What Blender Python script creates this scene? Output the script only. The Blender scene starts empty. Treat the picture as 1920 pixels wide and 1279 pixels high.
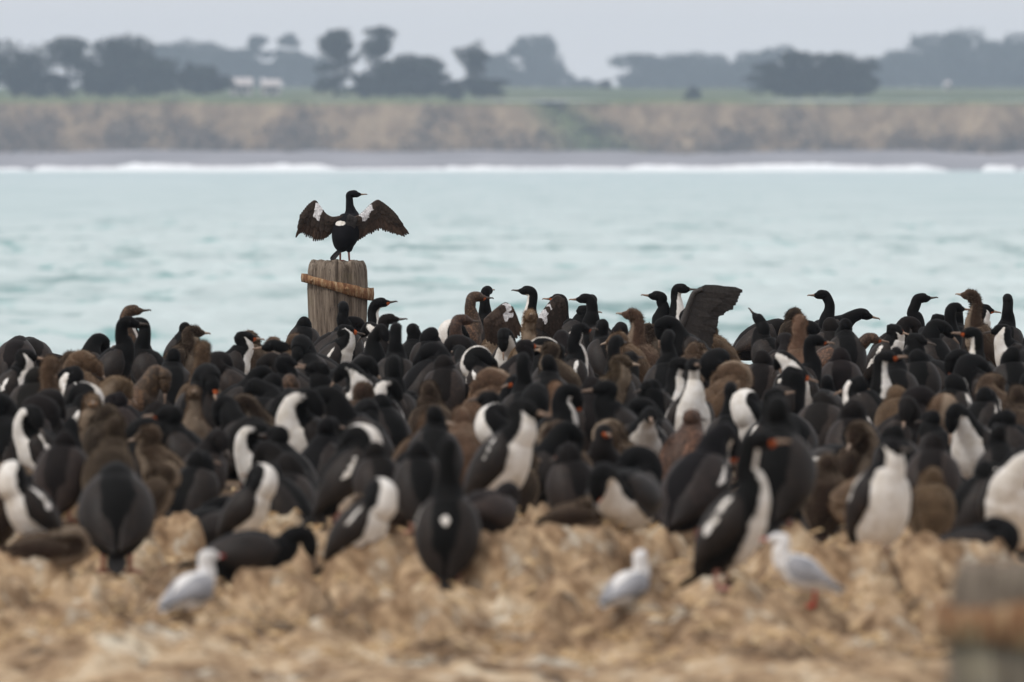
import bpy, math, random
import numpy as np
from mathutils import Vector
R = math.radians
random.seed(7)
rng = np.random.default_rng(7)
SC = bpy.context.scene
COL = SC.collection

# ------------------------------------------------------------------ camera, sky, sun, exposure
FPX = 400 / 36 * 1920          # focal length in pixels of the 1920 px wide photograph
YH = 285.0                     # eye level in the photograph
CAMH = 1.75                    # eye height above the colony ground
cam_d = bpy.data.cameras.new('camera')
cam_d.lens = 400; cam_d.sensor_width = 36; cam_d.sensor_fit = 'HORIZONTAL'
cam_d.clip_start = 0.5; cam_d.clip_end = 20000
cam = bpy.data.objects.new('camera', cam_d); COL.objects.link(cam)
cam.location = (0, 0, CAMH)
cam.rotation_euler = (R(90) - math.atan((639.5 - YH) / FPX), 0, 0)
cam_d.dof.use_dof = True
cam_d.dof.focus_distance = 85.3
cam_d.dof.aperture_fstop = 5.6
cam_d.dof.aperture_blades = 9
SC.camera = cam

SUN_EL, SUN_AZ = 50, 242        # compass-like azimuth, 0 = straight ahead of the camera, clockwise
world = bpy.data.worlds.new('World'); SC.world = world; world.use_nodes = True
nt = world.node_tree; nt.nodes.clear()
wo = nt.nodes.new('ShaderNodeOutputWorld'); bg = nt.nodes.new('ShaderNodeBackground')
sky = nt.nodes.new('ShaderNodeTexSky'); sky.sky_type = 'NISHITA'; sky.sun_disc = False
sky.sun_elevation = R(SUN_EL); sky.sun_rotation = R(SUN_AZ); sky.dust_density = 4.0; sky.air_density = 1.0
mixn = nt.nodes.new('ShaderNodeMix'); mixn.data_type = 'RGBA'
mixn.inputs[0].default_value = 0.93                     # cloud cover hiding the clear sky
mixn.inputs[7].default_value = (8.1, 8.03, 8.2, 1)
nt.links.new(sky.outputs[0], mixn.inputs[6]); nt.links.new(mixn.outputs[2], bg.inputs[0])
bg.inputs[1].default_value = 0.086
nt.links.new(bg.outputs[0], wo.inputs[0])
sun_d = bpy.data.lights.new('sun', 'SUN'); sun_d.energy = 1.5; sun_d.angle = R(13); sun_d.color = (1, .965, .92)
sun = bpy.data.objects.new('sun', sun_d); COL.objects.link(sun)
sdir = Vector((math.sin(R(SUN_AZ)) * math.cos(R(SUN_EL)), math.cos(R(SUN_AZ)) * math.cos(R(SUN_EL)), math.sin(R(SUN_EL))))
sun.rotation_euler = (-sdir).to_track_quat('-Z', 'Y').to_euler()
sun.location = (0, 20, 60)
vs = SC.view_settings
vs.view_transform = 'Standard'; vs.look = 'None'; vs.exposure = 0.22; vs.gamma = 1; vs.use_curve_mapping = False
SC.render.engine = 'CYCLES'
SC.cycles.use_denoising = True
SC.cycles.max_bounces = 6; SC.cycles.diffuse_bounces = 3; SC.cycles.glossy_bounces = 3; SC.cycles.volume_bounces = 1

# ------------------------------------------------------------------ helpers
def at(px, py, d):
    """world point seen at a photograph pixel at a distance"""
    return np.array([(px - 960) * d / FPX, d, CAMH - (py - YH) * d / FPX])

def hash2(ix, iy, seed):
    h = (ix.astype(np.int64) * 374761393 + iy.astype(np.int64) * 668265263 + seed * 974634777) & 0x7fffffff
    h = ((h ^ (h >> 13)) * 1274126177) & 0x7fffffff
    h = (h ^ (h >> 16)) & 0xffffff
    return h / float(0xffffff)

def vnoise(x, y, seed=0):
    x = np.asarray(x, float); y = np.asarray(y, float)
    ix = np.floor(x); iy = np.floor(y); fx = x - ix; fy = y - iy
    fx = fx * fx * (3 - 2 * fx); fy = fy * fy * (3 - 2 * fy)
    a = hash2(ix, iy, seed); b = hash2(ix + 1, iy, seed); c = hash2(ix, iy + 1, seed); d = hash2(ix + 1, iy + 1, seed)
    return (a * (1 - fx) + b * fx) * (1 - fy) + (c * (1 - fx) + d * fx) * fy

def fbm(x, y, seed=0, oct=4, gain=.5):
    s = 0; a = 1; t = 0
    for o in range(oct):
        s = s + a * vnoise(np.asarray(x) * 2 ** o, np.asarray(y) * 2 ** o, seed + o); t += a; a *= gain
    return s / t

def mesh_from(name, verts, faces, smooth=True):
    me = bpy.data.meshes.new(name)
    me.from_pydata([tuple(map(float, v)) for v in verts], [], faces)
    if smooth:
        me.polygons.foreach_set('use_smooth', [True] * len(me.polygons))
    me.update()
    return me

def grid_mesh(name, X, Y, Z, smooth=True):
    n, m = X.shape
    v = np.stack([X, Y, Z], -1).reshape(-1, 3)
    i = np.arange(n * m).reshape(n, m)
    f = np.stack([i[:-1, :-1], i[:-1, 1:], i[1:, 1:], i[1:, :-1]], -1).reshape(-1, 4)
    me = bpy.data.meshes.new(name)
    me.vertices.add(len(v)); me.vertices.foreach_set('co', v.astype(np.float32).ravel())
    me.loops.add(f.size); me.loops.foreach_set('vertex_index', f.astype(np.int32).ravel())
    me.polygons.add(len(f)); me.polygons.foreach_set('loop_start', np.arange(0, f.size, 4, dtype=np.int32))
    me.polygons.foreach_set('loop_total', np.full(len(f), 4, np.int32))
    me.update(calc_edges=True); me.validate()
    me.polygons.foreach_set('use_smooth', [smooth] * len(me.polygons))
    return me

def quads_mesh(name, V, smooth=False):
    """V: (n,k,3) separate polygons"""
    n, k, _ = V.shape
    me = bpy.data.meshes.new(name)
    me.vertices.add(n * k); me.vertices.foreach_set('co', V.astype(np.float32).ravel())
    me.loops.add(n * k); me.loops.foreach_set('vertex_index', np.arange(n * k, dtype=np.int32))
    me.polygons.add(n); me.polygons.foreach_set('loop_start', np.arange(0, n * k, k, dtype=np.int32))
    me.polygons.foreach_set('loop_total', np.full(n, k, np.int32))
    me.update(calc_edges=True)
    return me

def obj(name, me, mat=None, parent=None, loc=None, rotz=None):
    o = bpy.data.objects.new(name, me); COL.objects.link(o)
    if mat is not None and me is not None:
        if len(me.materials) == 0: me.materials.append(mat)
    if parent is not None: o.parent = parent
    if loc is not None: o.location = tuple(map(float, loc))
    if rotz is not None: o.rotation_euler = (0, 0, rotz)
    return o

def thing(name, label, cat, loc=(0, 0, 0), rotz=0, group=None):
    o = obj(name, None, loc=loc, rotz=rotz); o.empty_display_size = .1
    return tag(o, label, cat, group)

def tag(o, label=None, cat=None, group=None, kind=None):
    if label: o['label'] = label
    if cat: o['category'] = cat
    if group: o['group'] = group
    if kind: o['kind'] = kind
    return o

def colattr(me, arr, name='mask'):
    a = me.attributes.new(name, 'FLOAT_COLOR', 'POINT')
    arr = np.concatenate([np.asarray(arr, np.float32), np.ones((len(arr), 1), np.float32)], 1)
    a.data.foreach_set('color', arr.ravel())

class M:
    """tiny node-graph writer"""
    def __init__(s, name, rough=.6, spec=.3):
        s.m = bpy.data.materials.new(name); s.m.use_nodes = True; s.t = s.m.node_tree
        s.b = s.t.nodes['Principled BSDF']; s.b.inputs['Roughness'].default_value = rough
        s.b.inputs['Specular IOR Level'].default_value = spec
    def n(s, t, **kw):
        k = s.t.nodes.new(t)
        for a, v in kw.items(): setattr(k, a, v)
        return k
    def link(s, a, b): s.t.links.new(a, b)
    def setv(s, inp, v):
        if hasattr(v, 'links') or hasattr(v, 'is_linked'): s.link(v, inp)
        else: inp.default_value = v
    def coord(s, kind='Object', scale=(1, 1, 1), rnd=True):
        c = s.n('ShaderNodeTexCoord').outputs[kind]
        mp = s.n('ShaderNodeMapping'); s.link(c, mp.inputs[0]); mp.inputs['Scale'].default_value = scale
        if rnd:
            r = s.n('ShaderNodeObjectInfo').outputs['Random']
            mu = s.n('ShaderNodeMath', operation='MULTIPLY'); s.link(r, mu.inputs[0]); mu.inputs[1].default_value = 37.0
            cb = s.n('ShaderNodeCombineXYZ'); s.link(mu.outputs[0], cb.inputs[0]); s.link(mu.outputs[0], cb.inputs[1])
            s.link(cb.outputs[0], mp.inputs['Location'])
        return mp.outputs[0]
    def noise(s, scale, detail=4, rough=.55, vec=None, dist=0):
        k = s.n('ShaderNodeTexNoise'); k.inputs['Scale'].default_value = scale; k.inputs['Detail'].default_value = detail
        k.inputs['Roughness'].default_value = rough; k.inputs['Distortion'].default_value = dist
        if vec is not None: s.link(vec, k.inputs['Vector'])
        return k.outputs[0]
    def voro(s, scale, vec=None, feat='F1', rand=1.0):
        k = s.n('ShaderNodeTexVoronoi', feature=feat); k.inputs['Scale'].default_value = scale; k.inputs['Randomness'].default_value = rand
        if vec is not None: s.link(vec, k.inputs['Vector'])
        return k.outputs['Distance']
    def ramp(s, v, stops):
        k = s.n('ShaderNodeValToRGB'); e = k.color_ramp.elements
        while len(e) < len(stops): e.new(.5)
        for q, (p, c) in zip(e, stops):
            q.position = p; q.color = (c, c, c, 1) if isinstance(c, (int, float)) else (*c, 1)
        s.link(v, k.inputs[0]); return k.outputs[0]
    def math(s, op, a, b=0.0, c=0.0):
        k = s.n('ShaderNodeMath', operation=op)
        s.setv(k.inputs[0], a); s.setv(k.inputs[1], b); s.setv(k.inputs[2], c); return k.outputs[0]
    def mix(s, f, a, b, mode='MIX'):
        k = s.n('ShaderNodeMix', data_type='RGBA', blend_type=mode)
        s.setv(k.inputs[0], f)
        for i, v in ((6, a), (7, b)):
            s.setv(k.inputs[i], v if not isinstance(v, tuple) else ((*v, 1) if len(v) == 3 else v))
        return k.outputs[2]
    def attr(s, name):
        k = s.n('ShaderNodeAttribute'); k.attribute_name = name
        sp = s.n('ShaderNodeSeparateColor'); s.link(k.outputs['Color'], sp.inputs[0]); return sp.outputs
    def objcol(s): return s.n('ShaderNodeObjectInfo').outputs['Color']
    def bump(s, h, strength=.4, dist=.01):
        k = s.n('ShaderNodeBump'); k.inputs['Strength'].default_value = strength; k.inputs['Distance'].default_value = dist
        s.link(h, k.inputs['Height']); s.link(k.outputs[0], s.b.inputs['Normal'])
    def base(s, c): s.setv(s.b.inputs['Base Color'], (*c, 1) if isinstance(c, tuple) else c); return s
    def set(s, **kw):
        for k, v in kw.items(): s.b.inputs[k.replace('_', ' ')].default_value = v
        return s

# ------------------------------------------------------------------ materials
def mat_plumage(name, white=True, scaly=0.0, whitecol=(.80, .77, .73), edge=.5):
    m = M(name, .55 if scaly else .68, .2 if scaly else .07); co = m.coord()
    a = m.attr('mask')
    n1 = m.noise(9, 5, .6, co); n2 = m.noise(70, 3, .6, co)
    dark = m.mix(1.0, m.objcol(), m.ramp(n1, [(.3, (.62, .6, .6)), (.75, (1.5, 1.42, 1.35))]), 'MULTIPLY')
    if scaly:
        sc = m.voro(46, co)
        dark = m.mix(scaly, dark, m.ramp(sc, [(.15, (.8, .72, .66)), (.5, (.16, .14, .13)), (.8, (.9, .8, .7))]), 'OVERLAY')
    c = dark
    if white:
        f = m.math('ADD', a[0], m.math('MULTIPLY', m.math('SUBTRACT', m.noise(22, 4, .7, co), .5), edge))
        fr = m.ramp(m.math('ADD', f, .5), [(.44, 0.0), (.56, 1.0)])
        w = m.mix(m.ramp(m.noise(16, 5, .7, co), [(.4, 0.0), (.72, 1.0)]), whitecol, tuple(.68 * q for q in (whitecol[0], whitecol[1] * .93, whitecol[2] * .82)))
        c = m.mix(fr, dark, w)
    c = m.mix(m.ramp(a[1], [(.35, 0.0), (.65, 1.0)]), c, (.45, .10, .03))
    m.base(c); m.bump(n2, .35, .006)
    m.set(Sheen_Weight=.03, Sheen_Roughness=.5)
    return m.m

def mat_down():
    m = M('brown_down', .9, .1); co = m.coord()
    n = m.noise(14, 5, .65, co)
    a = m.attr('mask')
    c = m.mix(1.0, m.objcol(), m.ramp(n, [(.3, (.55, .52, .5)), (.7, (1.35, 1.3, 1.25))]), 'MULTIPLY')
    c = m.mix(m.math('MULTIPLY', m.ramp(m.math('ADD', a[0], .5), [(.4, 0.0), (.7, 1.0)]), .35), c, (.5, .4, .3))
    c = m.mix(m.ramp(a[1], [(.35, 0.0), (.65, 1.0)]), c, (.38, .22, .12))
    m.base(c); m.bump(m.noise(90, 3, .7, co), .8, .012)
    m.set(Sheen_Weight=.5, Sheen_Roughness=.4, Sheen_Tint=(.9, .7, .5, 1))
    return m.m

def mat_plain(name, col, rough=.5, var=.25, scale=20, spec=.3, usecol=False):
    m = M(name, rough, spec); co = m.coord()
    c = m.objcol() if usecol else col
    c = m.mix(1.0, c, m.ramp(m.noise(scale, 4, .6, co), [(.25, 1 - var), (.75, 1 + var)]), 'MULTIPLY')
    m.base(c); return m.m

MAT = dict(
    pied=mat_plumage('pied_plumage', True),
    dark=mat_plumage('dark_plumage', False),
    wing=mat_plumage('wing_plumage', True, .5, edge=1.3),
    wingdark=mat_plumage('dark_wing_plumage', False, .5),
    mottled=mat_plumage('mottled_plumage', False, .8),
    gull=mat_plumage('gull_plumage', True, 0, (.80, .80, .81), .05),
    down=mat_down(),
    bill=mat_plain('bill_horn', (.25, .17, .12), .4, .3, 60, usecol=True),
    leg=mat_plain('leg_skin', (.42, .2, .16), .6, .3, 60, usecol=True),
    eye=mat_plain('eye', (.01, .01, .012), .08, 0, 5, .6),
)
def mat_feather():
    m = M('flight_feather', .55, .3); co = m.coord('Object', (1, 1, 1))
    n = m.noise(60, 4, .6, co)
    m.base(m.mix(1.0, m.objcol(), m.ramp(n, [(.3, .6), (.7, 1.5)]), 'MULTIPLY'))
    return m.m
MAT['feather'] = mat_feather()

# ------------------------------------------------------------------ ground of the colony
SEA_Z = -3.25
def ground_z(x, y):
    x = np.asarray(x, float); y = np.asarray(y, float)
    big = (fbm(x * .9 + 3, y * .35, 11, 3) - .5) * .12
    lump = np.maximum(0, fbm(x * 2.3, y * .9, 21, 3) - .47) * .55
    knob = np.maximum(0, fbm(x * 3.6, y * 1.3, 35, 4, .6) - .44) * .85 - .06
    fine = (fbm(x * 9, y * 4, 31, 3) - .5) * .075 + knob
    front = np.clip((54 - y) / 4, 0, 1) * np.clip((y - 39.0) / 3.0, .12, 1)
    rise = .15 * np.clip((y - 52) / 16, 0, 1)              # old nest debris piled up under the crowd
    return big * .5 + (lump - .035 + fine) * (0.18 + .62 * front) - .02 + rise

ys = [29.0]
while ys[-1] < 87: ys.append(ys[-1] + (.07 if ys[-1] < 56 else .22))
ys = np.array(ys); xs = np.concatenate([np.arange(-8, -3.2, .15), np.arange(-3.2, 3.2, .028), np.arange(3.2, 8.01, .15)])
Xg, Yg = np.meshgrid(xs, ys)
Zg = ground_z(Xg, Yg) + (fbm(Xg * 26, Yg * 14, 77, 2) - .5) * .045 * np.clip((60 - Yg) / 6, 0, 1)
m = M('guano_crust', .92, .15); co = m.coord(rnd=False)
c1 = m.noise(2.6, 6, .66, m.coord('Object', (1, .5, 1), rnd=False), .6); c2 = m.noise(9, 5, .65, co); c3 = m.noise(34, 3, .6, co)
c = m.ramp(c1, [(.38, (.095, .058, .034)), (.465, (.31, .202, .118)), (.56, (.59, .425, .265)), (.67, (.82, .70, .52))])  # crust mottling, its contrast widened to paint in crevice shadows and highlights
c = m.mix(m.ramp(c2, [(.46, 0.0), (.64, .6)]), c, (.58, .42, .265))
c = m.mix(m.ramp(c2, [(.30, .85), (.43, 0.0)]), c, (.12, .07, .04))
c = m.mix(m.ramp(c3, [(.3, .45), (.5, 0.0)]), c, (.22, .14, .08))
c = m.mix(m.ramp(m.noise(3.3, 5, .7, co), [(.58, 0.0), (.66, .75)]), c, (.76, .70, .58))
c = m.mix(m.ramp(m.noise(2.1, 3, .6, co), [(.70, 0.0), (.76, .35)]), c, (.22, .24, .10))
cy = m.n('ShaderNodeSeparateXYZ'); m.link(m.n('ShaderNodeTexCoord').outputs['Object'], cy.inputs[0])
crowd_brown = m.math('ADD', m.math('DIVIDE', cy.outputs[1], 100.0), m.math('MULTIPLY', m.math('SUBTRACT', c1, .5), .09))
c = m.mix(m.ramp(crowd_brown, [(.495, 0.0), (.545, .88)]), c, m.mix(c2, (.05, .033, .022), (.13, .088, .056)))   # darker brown ground where the birds stand
m.base(c); m.bump(m.noise(22, 6, .7, co), .9, .03)
MAT['guano'] = m.m
g = obj('colony_ground', grid_mesh('colony_ground', Xg, Yg, Zg), MAT['guano']); tag(g, 'pale tan crust of dried guano and trampled nest litter', kind='structure')

def box_mesh(name, x0, x1, y0, y1, z0, z1):
    v = [(x, y, z) for z in (z0, z1) for y in (y0, y1) for x in (x0, x1)]
    f = [(0, 2, 3, 1), (4, 5, 7, 6), (0, 1, 5, 4), (2, 6, 7, 3), (0, 4, 6, 2), (1, 3, 7, 5)]
    return mesh_from(name, v, f, False)

m = M('weathered_timber', .85, .2); co = m.coord('Object', (9, 9, .7))
gr = m.noise(4, 6, .7, co); cr = m.noise(9, 5, .75, co)
c = m.ramp(gr, [(.3, (.065, .047, .034)), (.5, (.20, .158, .122)), (.72, (.37, .305, .24))])
c = m.mix(m.ramp(cr, [(.36, .85), (.46, 0.0)]), c, (.03, .024, .02))
c = m.mix(m.ramp(m.noise(3, 4, .6, m.coord('Object', (1, 1, 1))), [(.55, 0.0), (.72, .45)]), c, (.30, .26, .15))
m.base(c); m.bump(cr, .7, .02); MAT['timber'] = m.m
m = M('rusted_iron', .88, .25); co = m.coord('Object', (5, 5, 1.3))
c = m.ramp(m.noise(7, 6, .7, co), [(.3, (.07, .034, .02)), (.45, (.23, .11, .055)), (.56, (.36, .22, .115)), (.68, (.56, .44, .30))])
m.base(c); m.bump(m.noise(14, 5, .7, co), .9, .02); MAT['rust'] = m.m

deck = obj('wharf_deck', box_mesh('wharf_deck', -8.05, 8.05, 28.9, 87.3, -.75, -.16), MAT['timber']); tag(deck, kind='structure')
k = 0
for yy in np.arange(32, 87, 7.0):
    for xx in (-7, 7):
        a = np.linspace(0, 2 * np.pi, 13)[:-1]
        v = [(.2 * math.cos(t), .2 * math.sin(t), z) for z in (SEA_Z - .8, -.76) for t in a]
        f = [(i, (i + 1) % 12, 12 + (i + 1) % 12, 12 + i) for i in range(12)]
        obj('wharf_pile', mesh_from('wharf_pile', v, f), MAT['timber'], deck, (xx, yy, 0))

# ------------------------------------------------------------------ sea
ys = [-40, 0, 20, 40, 55, 70]
while ys[-1] < 1400: ys.append(ys[-1] * 1.0042)
while ys[-1] < 3040: ys.append(ys[-1] * 1.02)
ys.append(3090)
ys = np.array(ys, float)
xc = np.arange(-34, 34.01, .3)
xo = 34 * 1.22 ** np.arange(1, 22)
xs = np.concatenate([-xo[::-1], xc, xo])
Xs, Ys = np.meshgrid(xs, ys)
w1 = (fbm(Xs * .085, Ys * .17, 5, 3) - .5) * 1.0
w2 = 1 - np.abs(fbm(Xs * .22 + .05 * Ys, Ys * .45, 9, 3) * 2 - 1)
w3 = 1 - np.abs(fbm(Xs * .9, Ys * .6, 15, 3) * 2 - 1)
fade = np.clip((1500 - Ys) / 900, 0, 1) * np.clip((36 - np.abs(Xs)) / 6 , .0, 1) * np.clip((Ys - 60) / 10, 0, 1)
Zs = SEA_Z + (w1 * .6 + (w2 - .6) * .85 + (w3 - .6) * .34) * fade
Zs = Zs - np.clip((Ys - 3045) / 45, 0, 1) * .8
m = M('turquoise_sea', .42, .28); co = m.coord('Object', (.32, 1, 1), rnd=False)
co2 = m.coord('Object', (.012, .035, 1), rnd=False)
n1 = m.noise(.32, 5, .62, co, .5); n2 = m.noise(1.3, 4, .6, co); n3 = m.noise(1.0, 4, .6, co2)
c = m.ramp(n3, [(.3, (.065, .245, .24)), (.5, (.115, .32, .31)), (.7, (.21, .41, .40))])
c = m.mix(m.ramp(n1, [(.46, 0.0), (.68, .8)]), c, (.33, .50, .49))
c = m.mix(m.ramp(n2, [(.5, 0.0), (.75, .6)]), c, (.44, .56, .555))
c = m.mix(m.ramp(n1, [(.28, .5), (.44, 0.0)]), c, (.06, .20, .20))
c = m.mix(m.ramp(m.attr('mask')[0], [(.2, 0.0), (.8, .85)]), c, (.58, .66, .66))   # churned crests
n4 = m.noise(1.0, 5, .6, m.coord('Object', (.13, .028, 1), rnd=False), .3)      # long pale and dark streaks in the water colour
c = m.mix(m.ramp(n4, [(.34, .75), (.47, 0.0)]), c, (.045, .19, .185))
c = m.mix(m.ramp(n4, [(.52, 0.0), (.68, .75)]), c, (.60, .71, .71))
cs = m.n('ShaderNodeSeparateXYZ'); m.link(m.n('ShaderNodeTexCoord').outputs['Object'], cs.inputs[0])
yfar = m.math('DIVIDE', cs.outputs[1], 3000.0)           # paler water colour towards the far beach
c = m.mix(m.ramp(m.math('ADD', yfar, m.math('MULTIPLY', m.math('SUBTRACT', n3, .5), .12)), [(.19, 0.0), (.30, .7)]), c, (.45, .555, .56))
m.base(c); m.bump(m.noise(2.2, 4, .6, co), .5, .12)
me = grid_mesh('sea', Xs, Ys, Zs)
w4 = fbm(Xs * .5, Ys * .05, 91, 4) - .5
crest = (w4 * 1.8 + (w2 - .62) * 2.6 + (w3 - .6) * 2.6 + (fbm(Xs * .3, Ys * .1, 88, 3) - .5) * 1.6)
colattr(me, np.stack([crest.ravel()] * 3, 1))
sea = obj('sea', me, m.m); tag(sea, 'milky turquoise sea with pale wind-blown ripples', kind='structure')

# ------------------------------------------------------------------ far shore: beach, cliff, field
FAR = 3050.0
def fz(py, d): return CAMH - (py - YH) * d / FPX
xs = np.arange(-420, 420.1, 1.0)
V = np.linspace(0, 1, 14)
Xb, Vb = np.meshgrid(xs, V)
Yb = 3038 + 42 * Vb + 4 * (fbm(Xb * .02, Vb * 0, 3, 3) - .5)
Zb = SEA_Z - .6 + 5.95 * Vb ** .8 + (fbm(Xb * .04, Yb * .1, 8, 4) - .5) * .9
m = M('grey_shingle', .95, .2); co = m.coord('Object', (.3, 1, 1), rnd=False)
n = m.noise(.12, 5, .6, co)
m.base(m.mix(m.ramp(n, [(.35, 0.0), (.65, 1.0)]), (.22, .21, .225), (.33, .315, .335))); MAT['shingle'] = m.m
tag(obj('beach', grid_mesh('beach', Xb, Yb, Zb), m.m), 'grey shingle beach below the cliff', kind='structure')

xs = np.arange(-420, 420.1, .8); V = np.linspace(0, 1, 26)
Xc, Vc = np.meshgrid(xs, V)
but = fbm(Xc * .035, Xc * 0, 41, 4)                        # buttresses and gullies along the cliff
gul = 1 - np.abs(fbm(Xc * .06 + Vc * .25, Vc * .4, 43, 3) * 2 - 1)
rough = fbm(Xc * .25, Vc * 5, 47, 4)
prof = Vc ** 1.0 * 17
Yc = 3077 + prof + (but - .5) * 16 * (1 - .4 * Vc) + (gul - .6) * 7 + (rough - .5) * 3.5
topz = fz(187, 3095) + (fbm(Xc * .02, Xc * 0, 51, 3) - .5) * 1.6
Zc = SEA_Z + 4.2 + (topz - SEA_Z - 4.2) * Vc + (rough - .5) * .8 * Vc * (1 - Vc) * 4
gx = (1075 - 960) / FPX * 3085                             # the green gully in the middle of the cliff
gline = gx + (0.55 - Vc) * 16
Yc = Yc + 7 * np.exp(-((Xc - gline) / 7) ** 2)
me = grid_mesh('cliff', Xc, Yc, Zc)
gm = np.exp(-((Xc - gline) / (5 + 5 * (1 - Vc))) ** 2).ravel()
scr = ((fbm(Xc * .085, Vc * 1.3 + Xc * .01, 61, 4) - .5) * 2.6 + (.56 - Vc) * 1.3).ravel()
top = np.clip((Vc - .9) / .08, 0, 1).ravel()
colattr(me, np.stack([gm, scr, top], 1))
m = M('clay_cliff', .95, .1); co = m.coord('Object', (1, 1, .35), rnd=False); a = m.attr('mask')
n = m.noise(.16, 6, .65, co)
c = m.ramp(n, [(.3, (.13, .092, .062)), (.5, (.225, .165, .11)), (.68, (.33, .25, .165))])
c = m.mix(m.ramp(m.math('ADD', a[1], m.math('SUBTRACT', m.noise(.5, 4, .6, co), .5)), [(.0, 0.0), (.6, .62)]), c, (.10, .08, .075))
c = m.mix(m.math('MULTIPLY', a[0], .8), c, (.12, .18, .07))
c = m.mix(m.math('MULTIPLY', a[2], .7), c, (.12, .20, .07))
m.base(c)
tag(obj('cliff', me, m.m), 'tan clay cliff with scrub on its lower face', kind='structure')

xs = np.concatenate([np.linspace(-1500, -430, 30), np.arange(-420, 421, 5), np.linspace(430, 1500, 30)])
ysf = np.array([3098, 3104, 3115, 3135, 3170, 3220, 3300, 3450, 3700, 4000, 4300, 4600, 5000, 5600, 6400, 7200, 7900])
Xf, Yf = np.meshgrid(xs, ysf)
Zf = fz(np.interp(Yf, [3095, 3400, 4600, 8000], [188, 180, 168, 163]), Yf) + (fbm(Xf * .012, Yf * .004, 71, 3) - .5) * 3 * np.clip((Yf - 3100) / 100, .1, 1)
m = M('pasture', .95, .1); co = m.coord('Object', (1, .12, 1), rnd=False)
m.base(m.ramp(m.noise(.03, 5, .6, co), [(.3, (.055, .075, .032)), (.5, (.085, .11, .045)), (.7, (.15, .15, .075))]))
tag(obj('field', grid_mesh('field', Xf, Yf, Zf), m.m), 'green pasture on top of the cliff', kind='structure')
def field_z(x, y):
    return fz(float(np.interp(y, [3095, 3400, 4600, 8000], [188, 180, 168, 163])), y)

# surf breaking along the beach: one foam ridge per breaker
mf = M('sea_foam', .9, .1); mf.base(mf.mix(mf.ramp(mf.noise(.5, 4, .6, mf.coord('Object', (.3, 1, 1))), [(.4, 0.0), (.6, 1.0)]), (.93, .93, .93), (.86, .88, .89)))
def breaker(px0, px1, d, hgt, seed, label):
    x0, x1 = (px0 - 960) * d / FPX, (px1 - 960) * d / FPX
    u = np.linspace(0, 1, max(24, int((x1 - x0) / .8))); v = np.linspace(0, 1, 13)
    U, Vv = np.meshgrid(u, v)
    X = (U - .5) * (x1 - x0)
    env = np.clip(np.minimum(U, 1 - U) * 9, 0, 1) ** .6 * (.45 + .9 * fbm(X * .05, X * 0, seed, 4))
    prof = np.interp(Vv, [0, .15, .3, .42, .55, .8, 1], [0, .25, .5, 1, .85, .5, 0])
    Z = prof * hgt * .95 * env * (.8 + .5 * fbm(X * .4, Vv * 6, seed + 3, 3)) - .05
    Y = (Vv - .5) * 20 + (fbm(X * .03, X * 0, seed + 5, 3) - .5) * 14
    o = obj('breaking_wave', grid_mesh('breaking_wave', X, Y, Z), mf.m, loc=((x0 + x1) / 2, d, SEA_Z))
    tag(o, label, 'wave', 'breakers along the far beach')
breaker(60, 230, 2975, 1.5, 101, 'low white breaker at the far left end of the shore')
breaker(205, 640, 2960, 2.1, 102, 'long white breaker left of and behind the spread-winged shag')
breaker(560, 850, 2990, 1.0, 103, 'faint low breaker behind the spread-winged shag')
breaker(825, 985, 2960, 1.5, 104, 'short bright breaker right of the spread-winged shag')
breaker(960, 1190, 2990, 1.1, 105, 'faint thin breaker in the middle of the shore')
breaker(1150, 1780, 2955, 2.0, 106, 'longest bright white breaker below the right half of the cliff')
breaker(1840, 1905, 2960, 1.7, 107, 'small separate white breaker at the right end of the shore')
breaker(-180, 60, 2980, 1.0, 108, 'thin breaker running out of the picture on the left')
breaker(1905, 2150, 2990, 1.1, 109, 'thin breaker running out of the picture on the right')

# ------------------------------------------------------------------ trees on the far land
m = M('tree_leaf', .8, .15); co = m.coord('Object', (1, 1, 1))
m.base(m.mix(1.0, m.objcol(), m.ramp(m.noise(.25, 4, .6, co), [(.3, .55), (.7, 1.5)]), 'MULTIPLY')); MAT['leaf'] = m.m
MAT['bark'] = mat_plain('bark', (.08, .065, .05), .9, .4, 2)

def tube(pts, radii, seg=7):
    v = []; f = []
    pts = [np.array(p, float) for p in pts]
    for i, p in enumerate(pts):
        d = pts[min(i + 1, len(pts) - 1)] - pts[max(i - 1, 0)]; d = d / (np.linalg.norm(d) + 1e-9)
        a = np.cross(d, [0.31, .87, .11]); a /= np.linalg.norm(a); b = np.cross(d, a)
        for k in range(seg):
            t = 2 * math.pi * k / seg
            v.append(p + radii[i] * (math.cos(t) * a + math.sin(t) * b))
    for i in range(len(pts) - 1):
        for k in range(seg):
            f.append((i * seg + k, i * seg + (k + 1) % seg, (i + 1) * seg + (k + 1) % seg, (i + 1) * seg + k))
    f.append(tuple(range(seg))[::-1]); f.append(tuple((len(pts) - 1) * seg + k for k in range(seg)))
    return v, f

def join(parts):
    V = []; F = []
    for v, f in parts:
        o = len(V); V += list(v); F += [tuple(i + o for i in q) for q in f]
    return V, F

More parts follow.
